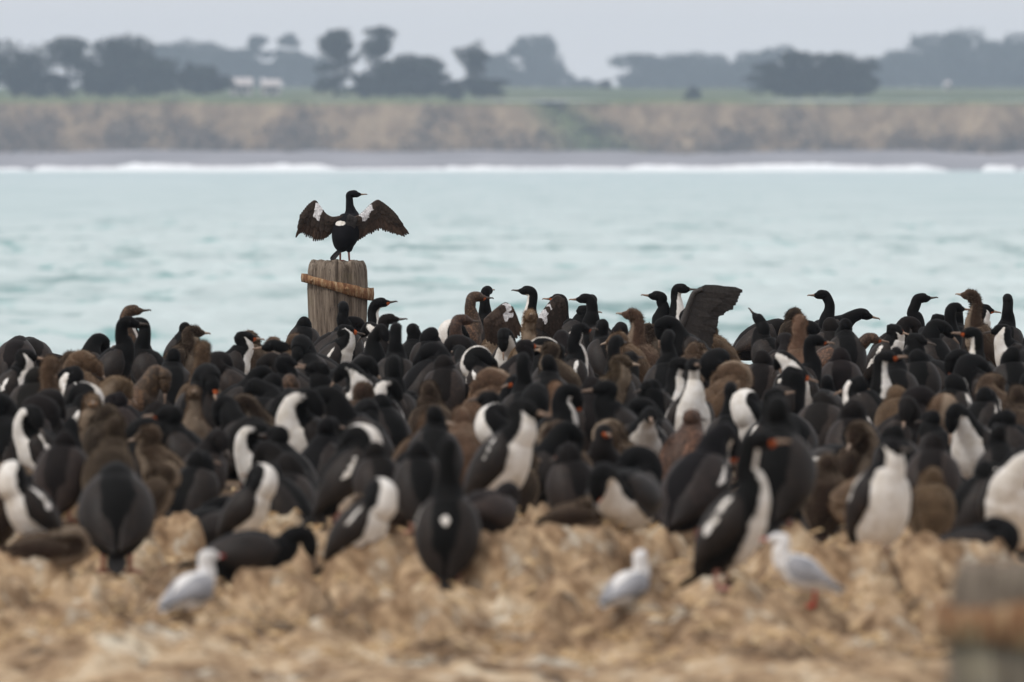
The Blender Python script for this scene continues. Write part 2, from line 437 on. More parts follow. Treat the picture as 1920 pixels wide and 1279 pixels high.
def tree(px, base_y, top_y, wpx, d, label, group, shape='round', n=2600, col=(.026, .033, .024), seed=0, name='shore_tree'):
    r = np.random.default_rng(seed + int(px))
    x = (px - 960) * d / FPX; zb = field_z(x, d) - .3 if base_y is None else fz(base_y, d)
    H = fz(top_y, d) - zb; W = wpx * d / FPX * 1.2
    W *= 1.35 if shape == 'crown' else 1.0
    root = thing(name, label, 'tree', (x, d, zb), 0, group)
    tw = max(.25, H * (.036 if shape == 'crown' else .022))
    parts = [tube([(0, 0, -.5), (.1, 0, H * .3), (.3 * tw, 0, H * .6), (0, 0, H * .86)], [tw, tw * .8, tw * .55, tw * .15])]
    blobs = []
    if shape == 'round':
        for i in range(20):
            a = r.uniform(0, 6.28); q = r.uniform(0, .33) * W
            blobs.append((q * math.cos(a), q * math.sin(a) * .7, H * r.uniform(.14 if d < 5000 else .04, .87), W * r.uniform(.15, .27), H * r.uniform(.11, .18)))
    elif shape == 'crown':          # bare stem with the crown on top
        for i in range(13):
            a = r.uniform(0, 6.28); q = r.uniform(0, .3) * W
            blobs.append((q * math.cos(a), q * math.sin(a) * .7, H * r.uniform(.56, .92), W * r.uniform(.13, .24), H * r.uniform(.06, .12)))
        for i in range(16):
            blobs.append((r.uniform(-.22, .22) * W, 0, H * r.uniform(.03, .62), W * .14, H * .07))
    elif shape == 'wide':
        for i in range(26):
            q = r.uniform(-.43, .43); zz = (1 - (q / .5) ** 2) ** .5
            blobs.append((q * W, r.uniform(-.15, .15) * W, H * r.uniform(.15, .82) * (.45 + .55 * zz), W * r.uniform(.06, .12), H * r.uniform(.1, .17)))
    elif shape == 'spire':
        for i in range(18):
            t = r.uniform(.1, .97); q = (1 - t) * .36 * W + .05 * W; a = r.uniform(0, 6.28)
            blobs.append((q * math.cos(a), q * math.sin(a), H * t, W * .14, H * .07))
    for bx, by, bz, br, bh in blobs[::2]:
        z0 = max(H * .12, bz - math.hypot(bx, by) * .9 - H * .1)
        parts.append(tube([(0, 0, z0), (bx * .5, by * .5, (z0 + bz) / 2 + .2), (bx, by, bz)], [tw * .4, tw * .28, tw * .1], 5))
    v, f = join(parts)
    obj('trunk', mesh_from('trunk', v, f), MAT['bark'], root)
    wts = np.array([b[3] ** 2 * b[4] for b in blobs]); wts = wts / wts.sum()
    pick = r.choice(len(blobs), n, p=wts)
    B = np.array(blobs)[pick]
    dirs = r.normal(size=(n, 3)); dirs /= np.linalg.norm(dirs, axis=1, keepdims=True)
    rad = r.uniform(.35, 1.0, (n, 1)) ** .5 * r.uniform(.85, 1.15, (n, 1))
    C = B[:, :3] + dirs * rad * np.stack([B[:, 3], B[:, 3] * .9, B[:, 4]], 1)
    ls = r.uniform(.35, .8, (n, 1)) * (d / 3100) * .85
    u = r.normal(size=(n, 3)); u /= np.linalg.norm(u, axis=1, keepdims=True)
    w = np.cross(u, r.normal(size=(n, 3))); w /= np.linalg.norm(w, axis=1, keepdims=True)
    Q = np.stack([C + u * ls, C + w * ls * .7, C - u * ls, C - w * ls * .7], 1)
    o = obj('crown', quads_mesh('crown', Q), MAT['leaf'], root)
    k = r.uniform(.8, 1.2); o.color = (col[0] * k, col[1] * k, col[2] * k, 1)
    return root

G1 = 'dark trees on the cliff top'
tree(28, 180, 72, 150, 3120, 'broad dark tree cut by the left edge of the shore', G1, 'round', 3600)
tree(124, 180, 70, 100, 3125, 'dark flat-topped tree with pale gaps beside its trunk', G1, 'crown', 2600)
tree(170, 180, 112, 70, 3122, 'low dark bush between two larger trees on the left shore', G1, 'round', 1600)
tree(240, 181, 66, 140, 3118, 'dome-shaped dark tree tallest of the left grove', G1, 'round', 4400)
tree(330, 181, 105, 130, 3118, 'dark spreading tree sloping down towards the pale roofs', G1, 'wide', 3200)
tree(385, 180, 128, 90, 3120, 'low dark tree next to the pale roofs', G1, 'wide', 1600)
tree(75, 180, 128, 90, 3122, 'low dark tree in the gap between the two leftmost tall trees', G1, 'wide', 1500)
tree(292, 181, 92, 110, 3116, 'dark rounded tree leaning on the dome-shaped tree', G1, 'round', 3000)
tree(629, 178, 47, 80, 3125, 'tall narrow-stemmed tree with rounded crown behind the spread-winged shag', G1, 'crown', 3200)
tree(711, 178, 48, 62, 3125, 'tall thin tree with small flat crown rising from a dark thicket', G1, 'crown', 1900)
tree(730, 182, 100, 90, 3118, 'dark thicket tree left of centre under the flat-crowned tree', G1, 'round', 2800)
tree(795, 182, 104, 105, 3118, 'dark rounded tree in the thicket left of centre', G1, 'round', 3000)
tree(862, 184, 140, 80, 3116, 'low scrubby tree at the right foot of the thicket', G1, 'wide', 1500)
tree(888, 176, 78, 50, 3135, 'slim tree with a small dark ball crown', G1, 'crown', 1300)
tree(1455, 180, 118, 110, 3118, 'dark tree at the left side of the broad shore thicket', G1, 'round', 2400)
tree(1530, 182, 88, 200, 3116, 'broad dark spreading tree alone on the right half of the cliff', G1, 'wide', 6500)
tree(1605, 180, 104, 90, 3118, 'dark tree at the right side of the broad spreading tree', G1, 'round', 2000)
for q_, (x_, ty_, w_, lab_) in enumerate(((205, 108, 90, 'dark shrubby tree left of the dome-shaped tree'), (50, 108, 90, 'dark thick-crowned tree filling the left corner grove'), (760, 110, 90, 'dark leafy tree in the middle of the thicket left of centre'),
        (905, 148, 80, 'low dark thicket below the small ball crown'), (690, 140, 60, 'low dark bush at the left foot of the flat-crowned tree'), (1495, 104, 110, 'dark full tree inside the broad shore thicket on the right'), (1570, 96, 110, 'dark full tree at the crest of the broad shore thicket'))):
    tree(x_, 182, ty_, w_, 3121, lab_, G1, 'round', 2400)
tree(1300, 188, 163, 30, 3105, 'small round bush on the cliff edge', G1, 'round', 500)
tree(850, 192, 160, 34, 3103, 'small round bush hanging over the cliff edge left of centre', G1, 'round', 500)
tree(1135, 166, 150, 26, 4300, 'tiny bush on the bare skyline right of centre', 'hazy far trees', 'round', 300, name='far_tree')
G2 = 'hazy far trees'
ORD = ['first', 'second', 'third', 'fourth', 'fifth', 'sixth', 'seventh', 'eighth', 'ninth', 'tenth']
far = [('pale blue far tree behind the pale roofs, %s counted from the left', [(300, 74, 80, 'round'), (345, 66, 90, 'round'), (395, 64, 80, 'round'), (440, 82, 70, 'round'), (485, 70, 56, 'spire'), (540, 64, 56, 'spire'), (585, 100, 80, 'round'), (512, 122, 90, 'wide'), (455, 118, 90, 'wide')]),
       ('hazy tree of the tall central clump, %s from the left', [(930, 98, 60, 'round'), (975, 72, 56, 'spire'), (1024, 62, 62, 'round'), (1065, 145, 70, 'wide'), (1005, 128, 90, 'wide'), (950, 132, 90, 'wide')]),
       ('hazy far tree left of the broad spreading tree, %s from the left', [(1215, 98, 80, 'round'), (1270, 100, 80, 'round'), (1335, 92, 80, 'round'), (1390, 104, 80, 'round'), (1440, 88, 70, 'round'), (1245, 125, 110, 'wide'), (1360, 125, 120, 'wide')]),
       ('hazy tree of the high right-hand wood, %s from the left', [(1650, 112, 70, 'round'), (1700, 80, 80, 'round'), (1760, 50, 110, 'round'), (1810, 50, 80, 'round'), (1850, 64, 60, 'spire'), (1895, 62, 90, 'round'), (1960, 66, 100, 'round'), (1735, 118, 110, 'wide'), (1800, 112, 120, 'wide'), (1880, 115, 120, 'wide')])]
for lab, lst in far:
    for i, (px, ty, w, sh) in enumerate(lst):
        low = sh == 'wide'
        rank = ORD[sum(q[0] < px and (q[3] == 'wide') == low for q in lst)]
        tree(px, None, ty, w * 1.35, 6300 + 80 * (i % 3), (lab.replace('tree', 'low shrubby tree', 1) if low else lab) % rank, G2, sh, 3600, (.032, .04, .034), 900 + i, 'far_tree')

# scrub on the lower cliff
n = 14000
r = np.random.default_rng(3)
ii = r.integers(0, Xc.size, 60000)
ok = (scr[ii] + r.normal(size=60000) * .3 > .2) | (gm[ii] > .5)
ii = ii[ok & (Vc.ravel()[ii] < .95)][:n]
C = np.stack([Xc.ravel()[ii], Yc.ravel()[ii] - .3, Zc.ravel()[ii] + .2], 1) + r.normal(size=(len(ii), 3)) * .5
u = r.normal(size=C.shape); u /= np.linalg.norm(u, axis=1, keepdims=True); w = np.cross(u, r.normal(size=C.shape)); w /= np.linalg.norm(w, axis=1, keepdims=True)
ls = r.uniform(.3, .7, (len(ii), 1))
sc_o = obj('scrub', quads_mesh('scrub', np.stack([C + u * ls, C + w * ls, C - u * ls, C - w * ls], 1)), MAT['leaf'])
sc_o.color = (.125, .105, .08, 1); tag(sc_o, 'dark scrub growing over the lower cliff face', 'scrub', kind='stuff')

# pale-roofed cottages among the trees
MAT['wallpaint'] = mat_plain('pale_render', (.42, .40, .38), .8, .1, 1)
MAT['roof'] = mat_plain('pale_roofing', (.52, .48, .47), .6, .12, 1)
MAT['glass'] = mat_plain('dark_glass', (.03, .035, .04), .1, 0, 1)
def cottage(px, base_y, wpx, hpx, d, label):
    W = wpx * d / FPX; H = hpx * d / FPX; x = (px - 960) * d / FPX; z = fz(base_y, d)
    root = thing('cottage', label, 'house', (x, d, z), R(6), 'pale cottages among the trees')
    obj('wall', box_mesh('wall', -W / 2, W / 2, -2.5, 2.5, -1, H * .5), MAT['wallpaint'], root)
    v = [(-W / 2 - .3, -2.9, H * .48), (W / 2 + .3, -2.9, H * .48), (W / 2 + .3, 0, H), (-W / 2 - .3, 0, H), (-W / 2 - .3, 2.9, H * .48), (W / 2 + .3, 2.9, H * .48)]
    obj('roof', mesh_from('roof', v, [(0, 1, 2, 3), (3, 2, 5, 4), (0, 3, 4), (1, 5, 2), (0, 4, 5, 1)], False), MAT['roof'], root)
    for q in (-.28, .28):
        obj('window', box_mesh('window', q * W - .5, q * W + .5, -2.56, -2.45, H * .12, H * .38), MAT['glass'], root)
    obj('door', box_mesh('door', -.45, .45, -2.56, -2.45, -.8, H * .36), MAT['glass'], root)
cottage(452, 172, 40, 26, 3128, 'pale-roofed cottage nearer to the dark grove')
cottage(508, 172, 34, 23, 3132, 'pale-roofed cottage nearer to the tall narrow-stemmed tree')
cottage(1776, 164, 7, 12, 3900, 'tiny pale shed in front of the far right wood')

# ------------------------------------------------------------------ birds
def catmull(P, k):
    P = np.asarray(P, float); n = len(P); out = []
    for i in range(n - 1):
        p0 = P[max(i - 1, 0)]; p1 = P[i]; p2 = P[i + 1]; p3 = P[min(i + 2, n - 1)]
        for j in range(k):
            t = j / k
            out.append(.5 * (2 * p1 + (p2 - p0) * t + (2 * p0 - 5 * p1 + 4 * p2 - p3) * t * t + (3 * p1 - p0 - 3 * p2 + p3) * t ** 3))
    out.append(P[-1]); return np.array(out)

TRUNK = [(0, .020, .016), (.035, .062, .050), (.095, .098, .086), (.165, .114, .104), (.235, .114, .104), (.295, .096, .090), (.34, .070, .070)]
GTRUNK = [(0, .012, .010), (.03, .030, .024), (.07, .048, .044), (.115, .058, .055), (.155, .055, .053), (.19, .042, .042), (.21, .033, .034)]
# pose: pitch, hip height, neck points relative to the shoulder (forward, left, up, radius), head direction
POSE = {
 'up':      (62, .165, [(0, 0, .05, .046), (-.012, 0, .10, .034), (-.008, 0, .15, .031), (0, 0, .185, .031)], (1, 0, .06)),
 'tall':    (64, .17, [(0, 0, .055, .044), (-.012, 0, .115, .033), (-.01, 0, .17, .030), (0, 0, .215, .030)], (1, 0, .1)),
 'relaxed': (58, .165, [(.02, 0, .035, .05), (.02, 0, .075, .038), (0, 0, .105, .034)], (1, 0, -.1)),
 'hunch':   (60, .16, [(0, 0, .03, .052), (-.012, 0, .058, .044)], (.9, .15, -.25)),
 'tucked':  (50, .165, [(.026, 0, .034, .062), (.026, .012, .078, .056), (-.014, .040, .092, .048), (-.050, .062, .062, .038)], (-.55, .5, -.95)),
 'bow':     (54, .165, [(.028, 0, .05, .048), (.05, 0, .098, .037), (.095, 0, .112, .033), (.128, 0, .085, .032)], (.15, 0, -1)),
 'side':    (56, .165, [(.012, .02, .05, .048), (.004, .05, .095, .038), (-.02, .09, .098, .034)], (-.35, .55, -.85)),
 'down':    (36, .165, [(.05, 0, .015, .05), (.095, 0, .012, .038), (.13, .01, -.02, .034)], (.4, .2, -1)),
 'forward': (32, .165, [(.05, 0, .03, .048), (.10, 0, .065, .036), (.15, 0, .09, .032)], (1, 0, -.1)),
 'sit':     (9, .085, [(.04, 0, .03, .05), (.05, 0, .08, .036), (.035, 0, .125, .032)], (1, 0, -.05)),
 'sitcurl': (9, .085, [(.04, 0, .035, .05), (.07, 0, .085, .036), (.115, 0, .105, .033), (.155, 0, .075, .031)], (.1, 0, -1)),
 'sittuck': (7, .085, [(.04, 0, .03, .052), (.045, .015, .07, .044), (0, .03, .09, .038), (-.05, .04, .07, .034)], (-.9, .2, -.4)),
 'beg':     (60, .165, [(.01, 0, .05, .047), (.0, 0, .095, .036), (.01, 0, .135, .033)], (.7, 0, .75)),
 'down_up': (60, .165, [(0, 0, .05, .046), (-.008, 0, .10, .034), (.012, 0, .148, .031), (.045, 0, .165, .031)], (.55, .1, -1)),
}

def sweep(P, RL, RD, seg, up0):
    n = len(P); T = np.gradient(P, axis=0); T /= np.linalg.norm(T, axis=1, keepdims=True) + 1e-9
    N = np.zeros((n, 3)); v = np.array(up0, float); v -= T[0] * v.dot(T[0]); N[0] = v / np.linalg.norm(v)
    for i in range(1, n):
        v = N[i - 1] - T[i] * N[i - 1].dot(T[i]); N[i] = v / (np.linalg.norm(v) + 1e-9)
    B = np.cross(N, T)
    return T, N, B

def pt(F, i, ang, off=0.0):
    """surface point at fractional ring index and angle (0 = back, pi = belly); works on arrays"""
    P, N, B, RL, RD = F
    i = np.clip(i, 0, len(P) - 1.001); k = np.floor(i).astype(int); f = (i - k)
    g = lambda A: A[k] * (1 - f)[..., None] + A[k + 1] * f[..., None] if A.ndim == 2 else A[k] * (1 - f) + A[k + 1] * f
    return g(P) + ((g(RL) + off) * np.sin(ang))[..., None] * g(B) + ((g(RD) + off) * np.cos(ang))[..., None] * g(N)

def rotz(V, a):
    c, s = math.cos(a), math.sin(a)
    return np.asarray(V) @ np.array([[c, s, 0], [-s, c, 0], [0, 0, 1]])

COLOURS = {'k': (.0034, .0030, .0036), 'p': (.0036, .0031, .0036), 'g': (.0090, .0074, .0070), 'j': (.060, .040, .028), 'c': (.080, .051, .033), 'b': (.026, .0165, .012)}

def bird(name, label, cat, group, loc, yaw, pose, morph, scale=1.0, r=None, gull=False, jitter=1.0, headturn=0.0, wings=True, legs=True, col=None, hi=False, neckmul=1.0):
    r = r or np.random.default_rng(0)
    side = 1 if r.random() < .5 else -1
    if pose == 'tucked' and abs(math.cos(yaw)) > .5: side = 1 if math.cos(yaw) > 0 else -1     # head laid on the far side of the back
    pitch, hip, neck, hd = POSE[pose] if isinstance(pose, str) else pose
    pitch = R(pitch + r.normal() * 4 * jitter)
    chick = morph in 'cb' and not gull
    fat = (1.08 if chick else (1.2 if gull else 1.1)) * (1 + r.normal() * .03 * jitter)
    tr = GTRUNK if gull else TRUNK
    hip_t = .085 if gull else .13
    ax = np.array([math.cos(pitch), 0, math.sin(pitch)])
    o0 = np.array([0.0, 0, hip]) - ax * hip_t
    pts = []; rl = []; rd = []
    for t, a, b in tr:
        pts.append(o0 + ax * t); rl.append(a * fat); rd.append(b * fat)
    S = pts[-1].copy(); n_tr = len(pts)
    nl = 1 + r.normal() * .06 * jitter
    for (fx, fy, fz_, rad) in neck:
        pts.append(S + np.array([fx * nl, fy * side, fz_ * nl]) + r.normal(size=3) * .005 * jitter)
        q = rad * (1.25 if chick else (1.22 if not gull else 1.25)) * neckmul; rl.append(q); rd.append(q * 1.04)
    hd = np.array([hd[0], hd[1] * side, hd[2]], float)
    if not gull and jitter: hd += r.normal(size=3) * .09
    if headturn: hd = rotz(hd, headturn)
    hd /= np.linalg.norm(hd)
    h0 = pts[-1]; hs = .66 if gull else 1.0; hr = (1.2 if chick else (1.0 if gull else 1.12)) * (1 if neckmul == 1 else .9)
    for q, a, b in ((.020, .0315, .033), (.045, .032, .0325), (.068, .026, .0255), (.088, .0165, .016), (.099, .0095, .010)):
        lift = .010 if q < .06 else .004
        pts.append(h0 + hd * q * hs + np.array([0, 0, lift * hs])); rl.append(a * hs * hr); rd.append(b * hs * hr)
    K = 6 if hi else 4
    A = catmull(np.column_stack([pts, rl, rd]), K)
    P = A[:, :3]; RL = np.maximum(A[:, 3], .004); RD = np.maximum(A[:, 4], .004)
    seg = 22 if hi else 16
    T, N, B = sweep(P, RL, RD, seg, (-math.sin(pitch), 0, math.cos(pitch)))
    F = (P, N, B, RL, RD)
    n = len(P); ang = np.arange(seg) * 2 * np.pi / seg
    II, AA = np.meshgrid(np.arange(n, dtype=float), ang, indexing='ij')
    V = pt(F, II, AA).reshape(-1, 3)
    V[-seg:] = pt(F, np.full(seg, n - 1.0), ang)
    idx = np.arange(n * seg).reshape(n, seg); i2 = np.roll(idx, -1, 1)
    faces = np.stack([idx[:-1], i2[:-1], i2[1:], idx[1:]], -1).reshape(-1, 4).tolist()
    faces.append(idx[0].tolist()[::-1] if False else idx[0].tolist()); faces.append(idx[-1].tolist()[::-1])
    # plumage masks
    i_sh = (n_tr - 1) * K; i_hd = (n_tr - 1 + len(neck)) * K
    u = np.arange(n); ven = -np.cos(ang)
    wsh = r.normal() * .07
    thr = np.interp(u, [0, K * .9, K * 1.6, i_sh * .8, i_sh + 1, (i_sh + i_hd) / 2, i_hd, i_hd + 2 * K, i_hd + 3.2 * K], [1.4, 1.2, .34, .20, .26, .46 + wsh, .66 + wsh, .85, 1.3])
    if pose == 'tucked': thr = np.minimum(thr, np.interp(u, [0, i_sh - 1, i_sh + 1, (i_sh + i_hd) / 2, i_hd, i_hd + 1.5 * K], [9, 9, .10, .08, .55, 1.2]))
    if pose == 'side': thr = thr + np.interp(u, [0, i_sh, (i_sh + i_hd) / 2, i_hd], [0, .05, .28, .4])
    if 'narrow white stripe' in label or hi: thr = thr + np.interp(u, [0, i_sh, i_hd], [.58, .5, .2])
    white = ven[None, :] - thr[:, None]
    hi_patch = hi or 'three white patches' in label
    orange = (np.interp(u, [i_hd + 3.2 * K, i_hd + 3.9 * K, n - 1], [0, 1, 1]))[:, None] * (ven[None, :] > -.2) * (1.0 if (r.random() < .3 or 'orange' in label) and not hi else .0)
    if gull: white = np.ones((n, seg)); orange = np.zeros((n, seg))
    if hi_patch:   # white patch on the middle of the back, no white on the neck seen from behind
        dz = np.exp(-((u - i_sh * .62) / 2.4) ** 2)[:, None] * np.exp(-(np.minimum(ang, 2 * np.pi - ang) / (.5 if hi else .26)) ** 2)[None, :]
        white = np.maximum(white, dz * 1.2 - (.55 if hi else .8))
    msk = np.stack([white, orange, np.zeros_like(white)], -1).reshape(-1, 3)
    # fluffy unevenness
    nz = fbm(V[:, 0] * 26 + V[:, 1] * 19 + r.random() * 50, V[:, 2] * 24, int(r.integers(1, 999)), 2) - .5
    ctr = np.repeat(P, seg, 0); dirv = V - ctr; dirv /= np.linalg.norm(dirv, axis=1, keepdims=True) + 1e-9
    V = V + dirv * nz[:, None] * (.02 if chick else .008) * (RL.repeat(seg) / .1).clip(.15, 1)[:, None]
    if legs or pose.startswith('sit') if isinstance(pose, str) else legs: pass
    lo = V[:, 2].min()
    shift = 0.0
    if isinstance(pose, str) and pose.startswith('sit'): shift = -lo - .005
    V[:, 2] += shift; F = (P + np.array([0, 0, shift]), N, B, RL, RD); P = F[0]
    root = thing(name, label, cat, loc, yaw, group); root.scale = (scale,) * 3
    c = COLOURS.get(morph, (.02, .02, .02)) if col is None else col
    kk = 1 + r.normal() * (.3 if chick else .14) * jitter; kk = max(.4, kk)
    c = tuple(max(.004, q * kk * (1 + r.normal() * .03)) for q in c)
    if gull: mb = MAT['gull']
    elif chick: mb = MAT['down']
    elif morph == 'p': mb = MAT['pied']
    elif morph == 'j': mb = MAT['mottled']
    else: mb = MAT['dark']
    me = mesh_from('body', V, faces); colattr(me, msk)
    body = obj('body', me, mb, root); body.color = (*c, 1)
    # folded wings, one shell each side
    if wings:
        ns, nw = 15, 8
        s_, w_ = np.meshgrid(np.linspace(0, 1, ns), np.linspace(0, 1, nw), indexing='ij')
        for sd in (1, -1):
            ii = i_sh * (1.0 - s_ * .985) + .3
            a0 = np.interp(s_, [0, .15, .6, 1], [.75, .35, .16, .10]); a1 = np.interp(s_, [0, .12, .35, .6, .85, 1], [1.4, 1.95, 2.2, 1.95, 1.25, .4])
            if chick: a1 = a1 * .8; a0 = a0 + .35
            an = (a0 + (a1 - a0) * w_) * sd
            off = np.interp(w_, [0, .25, .7, 1], [-.006, .004, .013, .007]) * np.interp(s_, [0, .1, .8, 1], [.3, 1, .9, .5])
            G = pt(F, ii, an, off)
            ext = np.interp(s_, [.6, 1], [0, 1]) ** 2
            G = G - ax * (ext * .03 * (1 if gull else 1))[..., None] + N[2] * (ext * .012)[..., None]
            if gull: G = G - ax * (ext * .03)[..., None]
            G = G.reshape(-1, 3)
            bound = [i * nw for i in range(ns)] + [(ns - 1) * nw + j for j in range(1, nw)] + [i * nw + nw - 1 for i in range(ns - 2, -1, -1)] + [j for j in range(nw - 2, 0, -1)]
            inner = G[bound] * 1.0
            cen = pt(F, ii, an, -.012).reshape(-1, 3)[bound] - ax * (ext.reshape(-1)[bound] * .03)[:, None]
            VV = np.concatenate([G, cen]); ff = []
            for i in range(ns - 1):
                for j in range(nw - 1):
                    q = [i * nw + j, i * nw + j + 1, (i + 1) * nw + j + 1, (i + 1) * nw + j]
                    ff.append(q if sd < 0 else q[::-1])
            nb = len(bound)
            for k in range(nb):
                q = [bound[k], bound[(k + 1) % nb], ns * nw + (k + 1) % nb, ns * nw + k]
                ff.append(q)
            wm = np.full((ns, nw), -1.0)
            if morph == 'p' and not gull:
                L = r.uniform(.34, .56); wd = r.uniform(.045, .085); c0 = r.uniform(.42, .6)
                wm = 1.0 - np.abs(w_ - c0 - (s_ - .2) * .22) / wd - np.maximum(0, s_ - L) * 12 - np.maximum(0, .10 - s_) * 14
                wm = np.clip(wm * .5, -1, .6)
                if r.random() < .18: wm -= 1
            msk = np.zeros((len(VV), 3)); msk[:, 0] = -1; msk[:ns * nw, 0] = wm.ravel(); 
            me = mesh_from('wing', VV, ff); colattr(me, msk)
            if gull: mw = MAT['gull']
            elif chick: mw = MAT['down']
            elif morph == 'p': mw = MAT['wing']
            elif morph == 'j': mw = MAT['mottled']
            else: mw = MAT['wingdark']
            wo_ = obj('wing', me, mw, root)
            wo_.color = (.30, .315, .345, 1) if gull else ((*(q * .8 for q in c), 1) if chick else (c[0] * 1.45 + .0098, c[1] * 1.3 + .0068, c[2] * 1.2 + .0052, 1))
    # tail
    tl = .06 if gull else (.07 if chick else .135)
    tdir = -ax * .8 + np.array([-.45, 0, -.12]); tdir /= np.linalg.norm(tdir)
    tb = P[2] + np.array([0, 0, .0]); lat = np.array([0, 1.0, 0]); nn = np.cross(tdir, lat)
    if hi: tl = .165; tdir = np.array([-.62, 0, -.5]); tdir /= np.linalg.norm(tdir); tb = P[4]; nn = np.cross(tdir, lat)
    tip_z = tb[2] + tdir[2] * tl
    if tip_z < .012: tdir[2] = (.012 - tb[2]) / tl; tdir /= np.linalg.norm(tdir); nn = np.cross(tdir, lat)
    nf = 9; vv = []; ff = []
    for layer in (0, 1):
        for k in range(nf + 1):
            q = (k / nf - .5) * 2; zig = (.004 if k % 2 else 0)
            w0 = .02; w1 = .03 if gull else .036
            ll = tl * (1 - .28 * q * q - (.03 if k % 2 else 0))
            for e, (ww, l) in enumerate(((w0, 0), ((w0 + w1) / 2 + .006, ll * .5), (w1, ll))):
                vv.append(tb + tdir * l + lat * q * ww + nn * (zig + layer * .006 - .012 * q * q))
    st = (nf + 1) * 3
    for layer in (0, 1):
        for k in range(nf):
            for e in range(2):
                a = layer * st + k * 3 + e; q = [a, a + 1, a + 4, a + 3]; ff.append(q if layer else q[::-1])
    for k in range(nf): a = k * 3 + 2; ff.append([a, a + 3, st + a + 3, st + a])
    for e in range(2):
        ff.append([e, e + 1, st + e + 1, st + e]); a = nf * 3 + e; ff.append([a, a + 1, st + a + 1, st + a])
    me = mesh_from('tail', vv, ff, False); colattr(me, np.full((len(vv), 3), (1.0 if gull else -1.0, 0, 0)))
    to = obj('tail', me, MAT['gull'] if gull else MAT['wingdark'], root); to.color = (c[0] * 1.4 + .007, c[1] * 1.4 + .006, c[2] * 1.4 + .006, 1)
    # bill with hooked tip
    hT = T[-1]; b0 = P[-1] - hT * .004; bl = (.030 if gull else (.042 if chick else .058)); up = N[-1]
    bp = [b0, b0 + hT * bl * .45 - up * .001, b0 + hT * bl * .85, b0 + hT * bl - up * .004 * hs, b0 + hT * bl * .97 - up * .010 * hs]
    v, f = tube(bp, [.0095 * hs * hr * (1.25 if gull else 1), .0062 * hs * hr * (1.5 if gull else 1), .0052 * hs * (1.4 if gull else 1), .0042 * hs, .0012], 8)
    bo = obj('bill', mesh_from('bill', v, f), MAT['bill'], root)
    bo.color = (.42, .03, .02, 1) if gull else ((.32, .24, .18, 1) if chick else ((.26, .18, .13, 1) if r.random() < .5 else (.07, .055, .045, 1)))
    # eyes
    ie = i_hd + int(2.1 * K)
    for sd in (1, -1):
        e = pt(F, np.array([float(ie)]), np.array([sd * 1.2]), -.001)[0]
        q = []
        er = .0045 * hs
        ring = [(math.cos(t), math.sin(t)) for t in np.linspace(0, 2 * np.pi, 9)[:-1]]
        q = [e + er * np.array([0, 0, 1.0])] + [e + er * np.array([x * math.sin(ph), y * math.sin(ph), math.cos(ph)]) for ph in (1.05, 2.1) for x, y in ring] + [e - er * np.array([0, 0, 1.0])]
        ff = [(0, 1 + k, 1 + (k + 1) % 8) for k in range(8)] + [(1 + k, 9 + k, 9 + (k + 1) % 8, 1 + (k + 1) % 8) for k in range(8)] + [(17, 9 + (k + 1) % 8, 9 + k) for k in range(8)]
        obj('eye', mesh_from('eye', q, ff), MAT['eye'], root)
    # legs with webbed feet
    if legs and not (isinstance(pose, str) and pose.startswith('sit')):
        g_ = .44 if gull else 1
        for sd in (1, -1):
            hp = P[int(K * 2.2)] + np.array([.02 * g_, sd * .045 * g_, -.03 * g_]); hp[2] = max(hp[2], .05)
            an_ = np.array([hp[0] - .005, sd * .05 * g_, .012]); mid = (hp + an_) / 2 + np.array([-.006, 0, 0])
            v1, f1 = tube([hp + np.array([0, 0, .02]), hp, mid, an_], [.030 * g_, .024 * g_, .010 * g_, .0085 * g_], 8)
            parts = [(v1, f1)]
            if hi:
                vt, ft = tube([hp + np.array([.0, 0, .10]), hp + np.array([.01, 0, .05]), hp + np.array([.0, 0, .0]), mid + np.array([0, 0, .012]), mid], [.02, .055, .046, .026, .010], 12)
                mt = mesh_from('thigh', vt, ft); colattr(mt, np.full((len(vt), 3), (-1.0, 0, 0)))
                to_ = obj('thigh', mt, MAT['dark'], root); to_.color = (*c, 1)
            fan = [an_ + np.array([-.012, 0, -.002])]
            tips = []
            for a_, l_ in ((-.55, .06), (0, .078), (.5, .07), (1.1, .05)):
                tips.append(an_ + np.array([math.cos(a_) * l_ * g_, math.sin(a_) * l_ * g_ * sd, -.009]))
                parts.append(tube([an_ + np.array([0, 0, -.002]), (an_ + tips[-1]) / 2 + np.array([0, 0, .004]), tips[-1]], [.008 * g_, .006 * g_, .003 * g_], 6))
            web = [an_ + np.array([-.008, 0, -.001])] + tips
            wb = [p + np.array([0, 0, -.003]) for p in web]
            parts.append((web + wb, [(0, 1, 2), (0, 2, 3), (0, 3, 4), (5, 7, 6), (5, 8, 7), (5, 9, 8), (0, 5, 6, 1), (1, 6, 7, 2), (2, 7, 8, 3), (3, 8, 9, 4), (4, 9, 5, 0)]))
            v, f = join(parts)
            lo_ = obj('leg', mesh_from('leg', v, f), MAT['leg'], root)
            lo_.color = (.55, .06, .035, 1) if gull else ((.14, .10, .085, 1) if chick else (.38, .19, .15, 1))
    # downy fringe of chicks
    if chick:
        nh = 3600
        fi = r.random(nh) * (i_hd + 2.2 * K - 2) + 2; fa = r.random(nh) * 6.2832
        p0 = pt(F, fi, fa, -.004); p1 = pt(F, fi, fa, .008 + .010 * r.random(nh)) + r.normal(size=(nh, 3)) * .005 - np.array([0, 0, .004])
        tw = r.normal(size=(nh, 3)); tw /= np.linalg.norm(tw, axis=1, keepdims=True)
        Q = np.stack([p0 - tw * .0022, p0 + tw * .0022, p1], 1)
        me = quads_mesh('down', Q); colattr(me, np.zeros((nh * 3, 3)) - .3)
